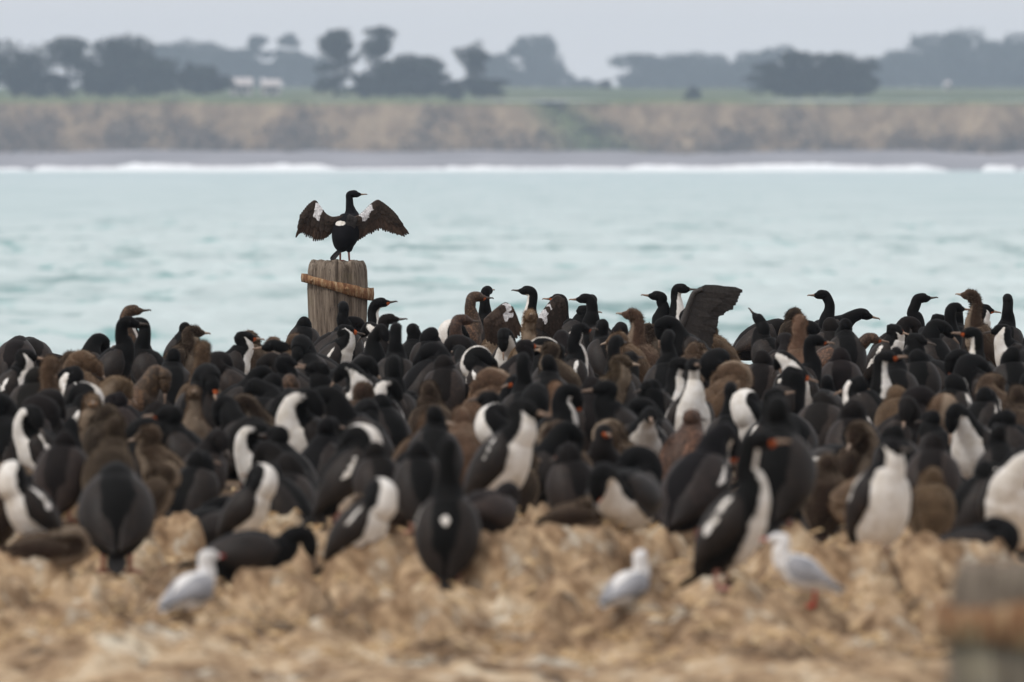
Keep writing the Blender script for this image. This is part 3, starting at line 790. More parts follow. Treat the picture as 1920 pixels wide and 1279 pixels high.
        do = obj('down', me, MAT['down'], root); do.color = (c[0] * 1.35, c[1] * 1.3, c[2] * 1.2, 1); do['kind'] = 'stuff'
    top = V[:, 2].max()
    return root, F, top

_h = {}
def pose_height(pose, morph, jit=0):
    """height of a pose, measured once on a throwaway spine"""
    key = (pose, morph in 'cb')
    if key in _h: return _h[key]
    pitch, hip, neck, hd = POSE[pose]; p = R(pitch)
    S = np.array([math.cos(p), 0, math.sin(p)]) * (.34 - .13) + np.array([0, 0, hip])
    zs = [S[2] + q[2] + q[3] * .9 for q in neck] + [S[2] + neck[-1][2] + .04 + max(0, hd[2]) * .05, S[2] + .055]
    _h[key] = max(zs) * (1.03 if morph in 'cb' else 1.0) + (.02 if pose.startswith('sit') else 0)
    return _h[key]

# catalogue: x, y of the top of the bird in the photograph (1920 px), plumage, pose, facing (0 right, 90 away, 180 left, 270 to the camera), label, short name
CAT = '''
25 628 g down 80|grey-backed shag bent low at the left edge against the sea|
66 631 g down 100|grey-backed shag bent low beside another, second from the left edge|
130 657 b hunch 90|dark brown chick with round head against the sea at far left|
196 592 k up 8|black-headed shag half hidden behind the tall mottled juvenile|
213 570 j tall 12|tall mottled brown juvenile in profile with bill pointing at the post|the tall mottled juvenile
254 593 p relaxed 262|black-headed shag with white breast showing, beside the tall mottled juvenile|
291 593 k up 150|dark shag on the skyline looking left with pale bill tip|
320 609 b relaxed 10|small brown-headed bird with pale cheek on the left skyline|
346 603 k relaxed 95|plain black shag seen from behind on the left skyline|
420 620 p relaxed 5|white-throated shag with black cap at the left part of the skyline|
463 618 b hunch 90|round dark brown fluffy head seen from behind left of the post|
372 637 c up 88|upright tawny chick with pale outline in the left crowd|the upright tawny chick
240 683 j bow 350|brown juvenile with neck curled down in front of the tall mottled juvenile|
325 652 k relaxed 90||
5 652 p relaxed 350|white-throated shag cut by the left edge of the picture|
58 687 g hunch 85 860|grey humped back near the left edge below two bent shags|
115 716 p tucked 12 890|white-necked shag preening with black head low and white arched neck at left|the arched white neck at left
175 735 c relaxed 265||
361 721 c up 272 905|pale tan chick facing the camera with bowed face in the left crowd|the pale tan chick
420 684 k bow 15|black shag curling its neck to the right behind the pale tan chick|
285 752 g hunch 70 930|grey slanting back left of the pale tan chick|
212 757 b hunch 100 940||
372 803 g side 62 978|large grey-brown shag with black head twisted to its right side|the large twisted grey shag
75 862 p tucked 200 1045|front shag at left with broad white breast and head folded out of sight|the front left white-breasted shag
218 866 k down 95 1075|black front shag seen from behind bending over, white patch on top|the bent black front shag
272 868 c tucked 40 1005|tawny chick peeping from behind the bent black front shag|
446 868 p tucked 350 1035|front shag facing right with long white wing bar and hooked white neck|the front shag with the long wing bar
55 985 b sittuck 4 1078|dark brown bird lying flat on the ground at lower left|
432 985 k sitcurl 4 1092|black shag lying on its nest behind the left gull with neck curled|the lying black shag
112 812 g hunch 80 985||
200 783 b relaxed 85 985||
-8 880 b hunch 60 1040|brown bird cut by the left edge in the front row|
600 592 g bow 10|hunched grey shag curling its neck in front of the post|
648 563 k up 92|straight black neck seen from behind against the post|
684 557 p up 3|white-throated shag in profile just right of the post|the shag just right of the post
693 587 g up 8|dark brown shag in profile lifting its bill below the post|
716 602 p tucked 268|bright white breast of a preening shag right of the post|
609 607 p relaxed 345|black-headed shag with orange bill and long white throat below the post|the long white throat below the post
740 603 k up 90|slender dark shag seen from behind between the post and centre|
771 605 k relaxed 85|round black nape on the skyline right of the slender dark shag|
804 612 k hunch 80||
829 588 j up 6|slim brownish juvenile in profile left of the speckled one|
857 545 j tall 3|speckled brown juvenile on the skyline looking right at a black neck|the speckled juvenile
897 535 k tall 62|tall black neck leaning forward on the skyline near the speckled juvenile|the tall leaning black neck
888 597 p tucked 175|preening shag with white shoulder line below the tall leaning black neck|
936 603 c hunch 270|small pale chick beside the open brown wing|
958 612 p bow 262|shag curling a black neck over its white breast near centre|the black curl over white breast
512 630 c hunch 90|left one of two small brown chicks left of the post|
536 625 c relaxed 60|right one of two small brown chicks left of the post|
532 660 g hunch 90|smooth grey rounded back below two small brown chicks|
672 676 p tucked 265||
735 664 k up 85||
720 706 p tucked 250||
783 640 k tucked 40||
830 664 g hunch 80||
890 688 c tucked 30|brown woolly chick folded in a curl near the centre|the curled woolly chick
546 700 j hunch 90||
598 724 p tucked 215 935|large white-breasted shag stretching up white neck left of centre|the large white-breasted shag
632 796 p tucked 14 990|big shag with hooked white neck and bright wing bar left of centre|the big hooked white neck
700 722 k bow 195 925|large glossy black shag with its head buried towards the left|the large glossy black shag
815 762 k relaxed 85 955||
810 714 b relaxed 85 890||
920 745 p relaxed 330 985|large shag with black head and white wedge throat near the centre|the white wedge throat
992 755 p tucked 172 940|shag with white neck looping left and bright slanting wing bar at centre|the white loop at centre
655 896 p tucked 335 1086|front-row shag facing right with plain broad white breast and dark wing|the plain broad white breast
838 818 p up 90 1105|front-row shag standing upright seen from behind, three white patches on its back|the upright front shag
896 905 g sittuck 60 1012||
745 925 b sittuck 180 1005|dark brown chick lying behind the broad white-breasted front shag|
790 825 k hunch 90 1000||
716 830 g hunch 100 990||
1015 535 p tall 180|black shag in profile looking left on the skyline with one wing open|the left-looking shag on the skyline
988 578 c up 270|small brown chick on the skyline facing the camera|
1078 550 g up 178|dark brown shag in profile looking left near the middle of the skyline|
1057 571 p relaxed 5|shag with bright orange gape and white throat near the middle of the skyline|the orange gape
1114 551 k up 88|left one of two black napes side by side on the skyline|
1134 549 k up 178|right one of two black napes side by side, bill pointing left|
1241 530 p tall 330|black-headed shag with thin white throat stripe on the skyline left of the raised wing|
1270 541 k up 175|curved black neck on the skyline touching the raised wing|
1217 577 c up 172|brown chick on the skyline looking left below the thin white throat stripe|the left-looking brown chick
1360 592 c tucked 185 728|ruffled brown chick turning its head left below the raised wing|the ruffled chick
1405 596 g down 20|grey hunched shag on the skyline right of the ruffled chick|
1141 597 k relaxed 100||
1160 603 g hunch 80||
1196 604 b hunch 0||
1055 604 p up 40|black neck with white edge in front of the orange gape|
1194 620 c hunch 180||
984 659 k up 88|thick black neck seen from behind just right of centre|the thick black neck
1032 664 k relaxed 80||
1115 663 c relaxed 330||
1148 627 k up 90||
1232 668 p up 345|shag with orange bill and S-shaped white throat right of centre|the S-shaped white throat
1290 668 p up 285|grey-faced shag with broad white bib facing the camera right of centre|the broad white bib
1275 640 c hunch 20||
1340 675 c tucked 20|tawny chick curled up right of the broad white bib|
1385 652 k tucked 190||
1045 715 c tall 80 905|tall tawny chick with pale neck outline right of centre|the tall tawny chick
1115 704 g hunch 90 888|large smooth dark back beside the tall tawny chick|the large smooth dark back
1178 712 k relaxed 200||
1196 785 c tucked 190 950|brown chick with pale arched back in the middle of the crowd|the arched brown chick
1366 715 k up 90 900||
1418 725 p up 340 915||
1425 655 g hunch 80||
1290 795 p bow 48 1028|big dark shag with white neck side bent over right of centre|the big bent shag
1355 808 p up 328 1108|front-row shag with long narrow white stripe from throat to feet|the long white stripe
1455 748 k relaxed 88 1012|largest glossy black back behind the striped front shag|the largest glossy black back
1180 868 p sitcurl 250 1002|low black shag with white wing spot and orange face behind the right-hand boulder|
1055 920 b sittuck 5 1008|dark brown bird lying low in the front row right of centre|
1453 585 k beg 130|black shag pointing its bill up on the right skyline|the bill-up shag
1495 576 b hunch 95||
1524 575 k forward 10|black shag with neck stretched out level on the right skyline|
1503 589 c up 88|tall brown chick seen from behind on the right skyline|
1577 542 k tall 195|black shag with head bowed and bill pressed to its neck on the right skyline|the bowed black head
1559 594 g hunch 85||
1589 597 k relaxed 92||
1652 592 g bow 5|long sloping grey back left of a black shag in profile on the right skyline|
1698 549 k up 4|black shag in profile looking right with bill clear against the sea|the right-looking black shag
1646 606 p relaxed 340||
1757 566 k up 25|black shag with grey shoulders looking right, second profile on the right skyline|
1728 587 p relaxed 10||
1790 577 k relaxed 85||
1815 569 p relaxed 355|white-breasted shag in profile left of the tall brown neck|the white-breasted shag in profile
1850 541 c tall 165|tall brown chick with bent neck, highest at the right edge of the skyline|the tall brown neck
1887 550 k up 92|thin black neck between the tall brown chick and the right edge|
1858 612 p up 192|shag looking left with orange bill base and white throat near the right edge|the left-looking shag near the right edge
1914 606 p relaxed 200||
1903 648 k hunch 90||
1495 655 p tucked 262|bright white chest of a preening shag below the bill-up shag|the bright white chest
1578 650 g hunch 88||
1618 655 p up 345|shag with orange bill and long white throat in the right crowd|the long white throat at right
1682 650 k relaxed 80||
1722 652 k hunch 95||
1722 736 c tucked 330 905|pale woolly chick curled up in the right crowd|the pale woolly chick
1688 722 c hunch 100||
1846 752 p bow 235 935|shag with leaning pale white neck near the right edge|the leaning white neck
1778 698 p hunch 60||
1905 722 b relaxed 90 905||
1532 733 g hunch 70||
1602 750 g hunch 88 930|large grey sloping back in the right crowd|the large grey sloping back
1450 728 p tucked 200||
1548 800 p sit 300 935||
1642 820 p relaxed 302 1062|front-row shag showing a full white belly with legs apart at right|the full white belly
1908 836 p tucked 262 1062|big white-breasted shag cut by the right edge in the front row|
1745 884 c hunch 80 1042|tawny chick standing right of the full white belly|
1782 970 k sittuck 10 1085|black shag lying down in front of a tawny chick at lower right|
1546 850 b hunch 90 1015||
1602 882 c sittuck 300 990||
1746 812 g hunch 85 990||
1818 862 p hunch 40 1035||
1880 797 k relaxed 85 985||
1692 795 k hunch 100 965||
'''
ents = []
for ln in CAT.strip().splitlines():
    a, lab, short = (ln.split('|') + ['', ''])[:3]
    q = a.split()
    ents.append(dict(x=float(q[0]), y=float(q[1]), m=q[2], p=q[3], yaw=float(q[4]), feet=float(q[5]) if len(q) > 5 else None, lab=lab.strip(), short=short.strip(), hand=True))

placed = []
def stand(px, py):
    """the first spot of the uneven ground that a pixel ray meets"""
    dd = np.arange(38, 86, .03); xx = (px - 960) * dd / FPX; gz = ground_z(xx, dd)
    hit = np.nonzero(gz >= CAMH - (py - YH) * dd / FPX)[0]; k = int(hit[0]) if len(hit) else len(dd) - 1
    return float(xx[k]), float(dd[k]), float(gz[k])
def solve(e, sc):
    if e.get('feet'):
        return stand(e['x'], e['feet'])
    H = pose_height(e['p'], e['m']) * sc; gz = 0.0
    for _ in range(3):
        s = (e['y'] - YH) / max(.3, CAMH - H - gz); d = FPX / s; x = (e['x'] - 960) / s
        gz = float(ground_z(x, d))
    return x, d, gz
def clash(x, d, lim=.27):
    return any(abs(x - q['X']) < lim and abs(d - q['D']) < lim * 1.25 for q in placed)
for e in ents:
    best = None
    for sc in (1.0, .97, 1.03, .94, 1.06, .91, 1.1, .88, 1.14):
        x, d, gz = solve(e, sc)
        if best is None: best = (x, d, gz, sc)
        if d < 86.3 and not clash(x, d): best = (x, d, gz, sc); break
    if best[1] > 86.3: best = ((e['x'] - 960) * 86 / FPX, 86.0, float(ground_z((e['x'] - 960) * 86 / FPX, 86.0)), 1.12); print('far', e['x'], e['y'], e['p'])
    if e['feet']: best = (*best[:3], 1.0)
    e['X'], e['D'], e['Z'], e['sc'] = best; placed.append(e)

# fill the gaps of the crowd: coverage of the picture by the birds placed so far
CW = 8
def cells(e):
    s = FPX / e['D']; y0 = e['y'] + 10; y1 = YH + (CAMH - e['Z']) * s
    w = .09 * s * (1.0 if e['p'] in ('hunch', 'tucked', 'down', 'bow') else .9)
    a = int(max(0, (e['x'] - w) // CW)); b = int(min(1920 // CW - 1, (e['x'] + w) // CW))
    return a, b, int(y0 // CW), int(min(1270, y1) // CW)
cov = np.zeros((1280 // CW, 1920 // CW), bool)
for e in placed:
    a, b, c0, c1 = cells(e); cov[c0:c1, a:b + 1] = True
fr = random.Random(5); nfill = 0
for tries in range(24000):
    if nfill >= 46: break
    d = fr.uniform(50.5, 86); s = FPX / d
    x = fr.uniform(-10, 1930); X = (x - 960) / s
    mm = fr.choice('kkkkkkgggpcb'); pp = fr.choice(['hunch', 'hunch', 'relaxed', 'tucked', 'bow', 'side', 'sit', 'sittuck'])
    if pp == 'side' and mm == 'c': pp = 'hunch'
    sc = fr.uniform(.94, 1.06); gz = float(ground_z(X, d))
    y = YH + (CAMH - gz - pose_height(pp, mm) * sc) * s
    if y < (628 if x < 560 else 592) or clash(X, d, .25): continue
    e = dict(x=x, y=y, m=mm, p=pp, yaw=fr.gauss(90, 60), lab='', short='', hand=False, X=X, D=d, Z=gz, sc=sc)
    a, b, c0, c1 = cells(e)
    if c1 <= c0 or b <= a: continue
    blk = cov[c0:c1, a:b + 1]
    frac = 1 - blk.mean()
    if frac < (.20 if tries < 9000 else .08): continue
    # never hide the head of a catalogued bird that stands behind
    bad = False
    for q in placed:
        if q['D'] > d + .2:
            hx, hy = q['x'], q['y']
            if abs(hx - x) < .10 * s and hy + (30 if q['lab'] else 12) > y and (q['hand'] or hy + 4 > y): bad = True; break
    if bad: continue
    cov[c0:c1, a:b + 1] = True
    placed.append(e); nfill += 1
# more birds standing among them wherever a head would still show
for tries in range(16000):
    if nfill >= 118: break
    d = fr.uniform(53, 84); s = FPX / d; x = fr.uniform(-10, 1930); X = (x - 960) / s
    mm = fr.choice('kkkkkkkggppcbj'); pp = fr.choice(['hunch', 'relaxed', 'relaxed', 'up', 'tucked', 'bow', 'side', 'down_up', 'forward'])
    sc = fr.uniform(.94, 1.06); gz = float(ground_z(X, d))
    y = YH + (CAMH - gz - pose_height(pp, mm) * sc) * s
    if y < (640 if x < 560 else 600) or clash(X, d, .26): continue
    w = .07 * s; ok = True
    for q in placed:
        t = FPX / q['D'] * .10
        if q['D'] < d:
            if abs(q['x'] - x) < t * .8 and q['y'] < y + .07 * s: ok = False; break          # would be hidden itself
        elif abs(q['x'] - x) < w and q['y'] + .085 * FPX / q['D'] > y and (q['hand'] or q['y'] + 6 > y): ok = False; break
    if not ok: continue
    placed.append(dict(x=x, y=y, m=mm, p=pp, yaw=fr.choice([fr.gauss(90, 50), fr.uniform(0, 360)]), lab='', short='', hand=False, X=X, D=d, Z=gz, sc=sc)); nfill += 1
print('birds', len(placed), 'fillers', nfill, 'coverage', cov[640 // CW:960 // CW].mean())

# labels of the birds without one: how they look and which easily found bird they stand next to
MW = {'k': 'black shag', 'p': 'black-and-white shag', 'g': 'grey-backed shag', 'c': 'tawny downy chick', 'b': 'dark brown chick', 'j': 'brown juvenile shag'}
PW = {'hunch': 'hunched', 'relaxed': 'resting', 'tucked': 'preening', 'bow': 'bowed', 'side': 'twisted', 'sit': 'sitting', 'sittuck': 'sleeping', 'sitcurl': 'curled', 'up': 'upright', 'tall': 'tall', 'down': 'stooping', 'forward': 'leaning', 'beg': 'begging', 'down_up': 'bowed'}
marks = [e for e in placed if e['short']]
used = {e['lab'] for e in placed if e['lab']}
def rel(e, q):
    dx, dy = e['x'] - q['x'], (e['D'] - q['D'])
    if abs(dx) < 32: return 'behind' if dy > 0 else 'in front of'
    return ('right of' if dx > 0 else 'left of') 
for e in placed:
    if e['lab']: continue
    near = sorted((q for q in marks if q is not e), key=lambda q: math.hypot(e['x'] - q['x'], 1.3 * (e['y'] - q['y'])))[:7]
    base = f"{PW[e['p']]} {MW[e['m']]}"
    done = False
    for q in near[:4]:
        lab = f"{base} {rel(e, q)} {q['short']}"
        if lab not in used and 4 <= len(lab.split()) <= 16: done = True; break
    if not done:
        for q in near[:4]:
            for wrd in ('second', 'third', 'fourth'):
                lab = f"{wrd} {base} {rel(e, q)} {q['short']}"
                if lab not in used and len(lab.split()) <= 16: done = True; break
            if done: break
    used.add(lab); e['lab'] = lab

GB = 'shags of the breeding colony'
for i, e in enumerate(placed):
    if e['p'] == 'tucked' and math.sin(R(e['yaw'])) < -.5 and e['m'] == 'p': e['p'] = 'side'
    rr = np.random.default_rng(1000 + i)
    nm = {'c': 'shag_chick', 'b': 'shag_chick', 'j': 'juvenile_shag'}.get(e['m'], 'shag')
    yaw = e['yaw'] + (rr.normal() * 6)
    big = e['D'] < 52
    e['root'], e['F'], e['top'] = bird(nm, e['lab'], 'chick' if e['m'] in 'cb' else 'shag', GB, (e['X'], e['D'], e['Z'] - .004), R(yaw), e['p'], e['m'], e['sc'], rr, legs=(e['D'] < 62))
    if e.get('feet'):
        e['sc'] = (e['feet'] - e['y']) / (FPX / e['D']) / e['top']; e['root'].scale = (e['sc'],) * 3
        if not .78 < e['sc'] < 1.25: print('odd scale', e['x'], e['y'], e['p'], round(e['sc'], 2))
    elif e['hand']:           # stand it where its own height meets the photograph
        dd = np.arange(max(50, e['D'] - 6), min(86.6, e['D'] + 6), .05); xx = (e['x'] - 960) * dd / FPX; gg = ground_z(xx, dd)
        k = int(np.argmin(np.abs(YH + (CAMH - gg - e['top'] * e['sc']) * FPX / dd - e['y']) + .5 * np.abs(dd - e['D'])))
        e['X'], e['D'], e['Z'] = float(xx[k]), float(dd[k]), float(gg[k]); e['root'].location = (e['X'], e['D'], e['Z'] - .004)

# ------------------------------------------------------------------ open wings, feather by feather
def polyat(P, t):
    P = np.asarray(P, float); L = np.r_[0, np.cumsum(np.linalg.norm(np.diff(P, axis=0), axis=1))]; L /= L[-1]
    return np.array([np.interp(t, L, P[:, k]) for k in range(P.shape[1])])

def feather_mesh(a, b, width, bulge, yoff, curve):
    """flat tapered blade with a raised quill from root a to tip b (points in x,z), facing -y"""
    a = np.array(a, float); b = np.array(b, float); d = b - a; L = np.linalg.norm(d); d /= L; nrm = np.array([-d[1], d[0]])
    v = []; K = 6
    for k in range(K + 1):
        t = k / K; w = width * (np.interp(t, [0, .15, .6, .85, 1], [.55, .95, 1.0, .85, .3]))
        c = a + d * L * t + nrm * bulge * math.sin(math.pi * t)
        y = yoff + curve * t * t
        for q, yy in ((-1, .0025), (0, -.0012), (1, .0)):
            p = c + nrm * q * w * .5; v.append((p[0], y + yy, p[1]))
    n0 = len(v); v += [(x, y + .0025, z) for x, y, z in v]
    f = []
    for k in range(K):
        for q in range(2):
            i = k * 3 + q; f.append((i, i + 1, i + 4, i + 3)); f.append((n0 + i, n0 + i + 3, n0 + i + 4, n0 + i + 1))
        i = k * 3; f.append((i, i + 3, n0 + i + 3, n0 + i)); i += 2; f.append((i, n0 + i, n0 + i + 3, i + 3))
    i = K * 3; f += [(i, i + 1, n0 + i + 1, n0 + i), (i + 1, i + 2, n0 + i + 2, n0 + i + 1)]
    return mesh_from('feather', v, f, False)

def open_wing(root, roots, tips, nfe, col, patch=None, ybase=0.0, ycurve=.05, seed=0, wmul=1.45, bulge=.0, covcol=None, arm=.013, layers=4, var=1.0):
    r = np.random.default_rng(seed)
    ar = np.array(roots, float)
    pts = [(p[0], ybase + .008, p[1]) for p in catmull(ar, 4)]
    nn = len(pts)
    v, f = tube(pts, [arm * (1 - .55 * i / nn) for i in range(nn)], 8)
    wing = obj('wing', mesh_from('wing', v, f), MAT['feather'], root); wing.color = (*col, 1)
    span = np.linalg.norm(np.diff(np.asarray(tips, float), axis=0), axis=1).sum()
    spanr = np.linalg.norm(np.diff(ar, axis=0), axis=1).sum()
    for layer, (frac, n, yo) in enumerate(((1.0, nfe, .012), (.62, int(nfe * .95), .003), (.38, int(nfe * .9), -.006), (.2, int(nfe * .9), -.012))[:layers]):
        for k in range(n):
            t = (k + .5) / n; a = polyat(roots, t); b = polyat(tips, t)
            fr_ = frac * (1 + r.normal() * (.03 if layer == 0 else .08)); b2 = a + (b - a) * min(fr_, 1.03)
            a2 = a - (b - a) * .02
            w = ((span * frac + spanr * (1 - frac)) / n) * wmul * (1 if layer == 0 else 1.25)
            me = feather_mesh(a2, b2, max(w, .012), bulge * (t - .5) * 2, ybase + yo + (k % 2) * .002 + k * .0004, ycurve * frac ** 2)
            o = obj('feather', me, MAT['feather'], wing)
            cc = col if (layer == 0 or covcol is None) else covcol
            q = 1 + (r.uniform(.72, 1.35) - 1) * var
            o.color = (*(z * q for z in cc), 1)
            if patch is not None and layer >= 1:
                mid = a + (b2 - a) * .75
                if any((mid[0] - px) ** 2 / rx ** 2 + (mid[1] - pz) ** 2 / rz ** 2 < 1 for px, pz, rx, rz in patch): o.color = (.78, .77, .78, 1)
    return wing

# the post with the wing-drying shag
def post(px, top_y, d, rad, label, seed, band, height_below=.5, tilt=0.0, nseg=96, nrow=40):
    r = np.random.default_rng(seed)
    top = fz(top_y, d); x = (px - 960) * d / FPX; gz = float(ground_z(x, d)) - .25
    H = top - gz
    root = thing('timber_post', label, 'post', (x, d, gz), 0, 'old wharf posts')
    a = np.linspace(0, 2 * np.pi, nseg, endpoint=False)
    crack = np.zeros(nseg)
    for k in range(22):
        c = r.integers(0, nseg); crack[c] += r.uniform(.006, .026); crack[(c + 1) % nseg] += r.uniform(0, .012)
    zs = np.concatenate([np.linspace(0, H * .82, nrow), np.linspace(H * .84, H, 10)])
    v = []
    for z in zs:
        t = z / H; rr = rad * np.interp(t, [0, .5, .8, .93, .975, 1], [.90, .97, 1.02, 1.0, .96, .87])
        cz = crack * np.clip(.6 + .8 * (vnoise(np.arange(nseg) * .7, np.full(nseg, z * 3), seed) - .4), 0, 1.2)
        wob = (fbm(np.cos(a) * 2 + 5, np.sin(a) * 2 + z * .6, seed + 1, 3) - .5) * .05
        edge = (fbm(np.cos(a) * 3 + 9, np.sin(a) * 3, seed + 2, 3) - .5) * .05 * max(0, (t - .93) / .07)
        q = rr * (1 + wob) - cz
        v += [(q[i] * math.cos(a[i]), q[i] * math.sin(a[i]), z + edge[i]) for i in range(nseg)]
    n = len(zs); f = []
    for i in range(n - 1):
        for k in range(nseg): f.append((i * nseg + k, i * nseg + (k + 1) % nseg, (i + 1) * nseg + (k + 1) % nseg, (i + 1) * nseg + k))
    b0 = len(v)
    for s in (.6, .25):
        v += [(v[(n - 1) * nseg + k][0] * s, v[(n - 1) * nseg + k][1] * s, H - .006 + .012 * (1 - s) * math.sin(k * .7 + seed)) for k in range(nseg)]
    prev = (n - 1) * nseg
    for j in range(2):
        for k in range(nseg): f.append((prev + k, prev + (k + 1) % nseg, b0 + j * nseg + (k + 1) % nseg, b0 + j * nseg + k))
        prev = b0 + j * nseg
    f.append(tuple(prev + k for k in range(nseg)))
    obj('timber', mesh_from('timber', v, f), MAT['timber'], root)
    # rusted iron strap, slipped askew, flared out from the wood
    zc, hgt, slope, flare = band
    ns = 80; v = []; f = []
    for i in range(ns):
        t = i / ns * 2 * np.pi
        nz = fbm(np.array([i * .14]), np.array([1.0]), seed + 8, 3)[0] - .5
        out = rad * (1.10 + flare * math.cos(t) ** 2) + nz * .016
        z0 = H - zc - slope * math.cos(t)
        hh = hgt * (1 + nz * .7 + .25 * math.cos(t))
        for (dr, dz) in ((0, hh / 2), (-.035, hh / 2 * .9), (-.035, -hh / 2), (.0, -hh / 2 * 1.05), (.004, 0)):
            v.append(((out + dr) * math.cos(t), (out + dr) * math.sin(t), z0 + dz + (nz * .02 if dz < 0 else 0)))
    for i in range(ns):
        j = (i + 1) % ns
        for k in range(5): f.append((i * 5 + k, j * 5 + k, j * 5 + (k + 1) % 5, i * 5 + (k + 1) % 5))
    bo = obj('iron_strap', mesh_from('iron_strap', v, f), MAT['rust'], root); bo['label'] = 'rusty iron strap slipped askew'
    for t in (3.9, 5.0):
        vv, ff = tube([(rad * 1.1 * math.cos(t), rad * 1.1 * math.sin(t), H - zc - slope * math.cos(t)), (rad * 1.24 * math.cos(t), rad * 1.24 * math.sin(t), H - zc - slope * math.cos(t))], [.014, .012], 8)
        obj('bolt', mesh_from('bolt', vv, ff), MAT['rust'], root)
    return root, x, top
PD = 85.33
_, px_, ptop = post(633, 490, PD, .222, 'weathered grey timber post with rusty strap, the spread-winged shag standing on it', 3, (.185, .075, .062, .12))
post(1962, 1056, 26.0, .222, 'out-of-focus timber post with rust-brown strap at the lower right corner', 9, (.135, .105, .0, .04))

WX = (643.3 - 960) * PD / FPX
cw = lambda L: [((cx - 500) / 1103, (705 - cy) / 1103) for cx, cy in L]
POSE['dry'] = (64, .205, [(0, -.005, .045, .046), (-.004, -.012, .09, .034), (.0, -.018, .14, .030), (.004, -.022, .178, .030)], (1, 0, .04))
rr = np.random.default_rng(4)
rb, Fb, tb_ = bird('shag', 'shag holding both wings spread on top of the weathered post', 'shag', GB, (WX + .010, PD, ptop - .004), R(52), 'dry', 'p', .872, np.random.default_rng(4), jitter=0.0, wings=False, hi=True, col=(.0062, .0062, .0085), headturn=R(-48), neckmul=.84)
wroot = rb
hold = obj('wing_holder', None)   # temporary frame so the wings can be laid out in world axes
hold.location = (WX, PD, ptop)
bpy.context.view_layer.update()
brown = (.052, .032, .022)
Lr = cw([(520, 338), (455, 345), (400, 345), (345, 310), (300, 250), (268, 208), (225, 236), (180, 290), (150, 330)])
Lt = cw([(420, 440), (385, 492), (335, 530), (280, 546), (230, 528), (185, 503), (150, 468), (128, 478), (103, 516)])
Rr = cw([(585, 350), (630, 335), (680, 295), (730, 243), (782, 206), (815, 218), (860, 252), (905, 292), (940, 335)])
Rt = cw([(560, 520), (600, 541), (660, 512), (720, 480), (780, 456), (820, 447), (890, 464), (1000, 503), (1052, 474)])
pc = lambda cx, cy, rx, ry: ((cx - 500) / 1103, (705 - cy) / 1103, rx / 1103, ry / 1103)
wl = open_wing(hold, Lr, Lt, 24, brown, [pc(268, 292, 26, 26), pc(277, 325, 28, 40), pc(292, 352, 22, 20)], .0, .03, 5, 1.7, .012, (.034, .023, .017))
wr = open_wing(hold, Rr, Rt, 26, brown, [pc(655, 338, 30, 24), pc(690, 306, 32, 28), pc(726, 276, 28, 24)], -.05, .02, 6, 1.7, -.01, (.034, .023, .017))
sc_ = open_wing(hold, cw([(545, 325), (575, 335), (605, 345)]), cw([(525, 480), (548, 512), (590, 515)]), 6, (.035, .031, .030), None, -.085, .03, 7, 1.9)
# shoulder blades joining the wings to the back
bpy.context.view_layer.update()
for w in (wl, wr, sc_):
    w.parent = wroot
    w.matrix_parent_inverse = wroot.matrix_world.inverted() @ hold.matrix_world
sc_.name = 'scapulars'
bpy.data.objects.remove(hold)

def attach_wing(short_or_lab, roots, tips, n, col, patch, yoff, seed, **kw):
    e = next(q for q in placed if short_or_lab in (q['short'], q['lab']))
    d = e['D'] + yoff
    f = lambda L: [((x - 960) * d / FPX - e['X'], fz(y, d) - e['Z']) for x, y in L]
    pf = [(*f([(x, y)])[0], rx * d / FPX, ry * d / FPX) for x, y, rx, ry in patch] if patch else None
    h = obj('h', None, loc=(e['X'], e['D'], e['Z'])); bpy.context.view_layer.update()
    w = open_wing(h, f(roots), f(tips), n, col, pf, yoff, .05, seed, **kw)
    w.parent = e['root']; w.matrix_parent_inverse = e['root'].matrix_world.inverted() @ h.matrix_world
    bpy.data.objects.remove(h)
attach_wing('the left-looking shag on the skyline', [(1010, 600), (1022, 580), (1043, 556), (1056, 562)], [(1010, 642), (1024, 642), (1046, 628), (1064, 592)], 13, (.040, .028, .022), [(1018, 590, 7, 16), (1028, 573, 6, 10)], -.12, 11)
attach_wing('preening shag with white shoulder line below the tall leaning black neck', [(910, 600), (928, 583), (948, 569), (958, 578)], [(912, 640), (935, 650), (962, 645), (980, 622)], 12, (.055, .036, .026), [(952, 592, 7, 12)], .22, 12)

# the bird flapping one raised wing
e = dict(x=1272, y=574, m='g', p='up', yaw=60, lab='grey-brown shag flapping one large ragged wing raised above the crowd', short='the raised wing', hand=True)
e['X'], e['D'], e['Z'] = solve(e, 1.0); e['sc'] = 1.0
e['root'], _, _ = bird('shag', e['lab'], 'shag', GB, (e['X'], e['D'], e['Z']), R(60), 'up', 'g', 1.0, np.random.default_rng(77), legs=False)
placed.append(e)
attach_wing('the raised wing', [(1264, 660), (1278, 615), (1290, 580), (1300, 553), (1306, 547), (1318, 543)], [(1325, 690), (1335, 650), (1342, 615), (1353, 590), (1384, 572), (1393, 543)], 26, (.034, .028, .0245), None, -.1, 13, arm=.03, wmul=2.6, layers=2, var=.45)

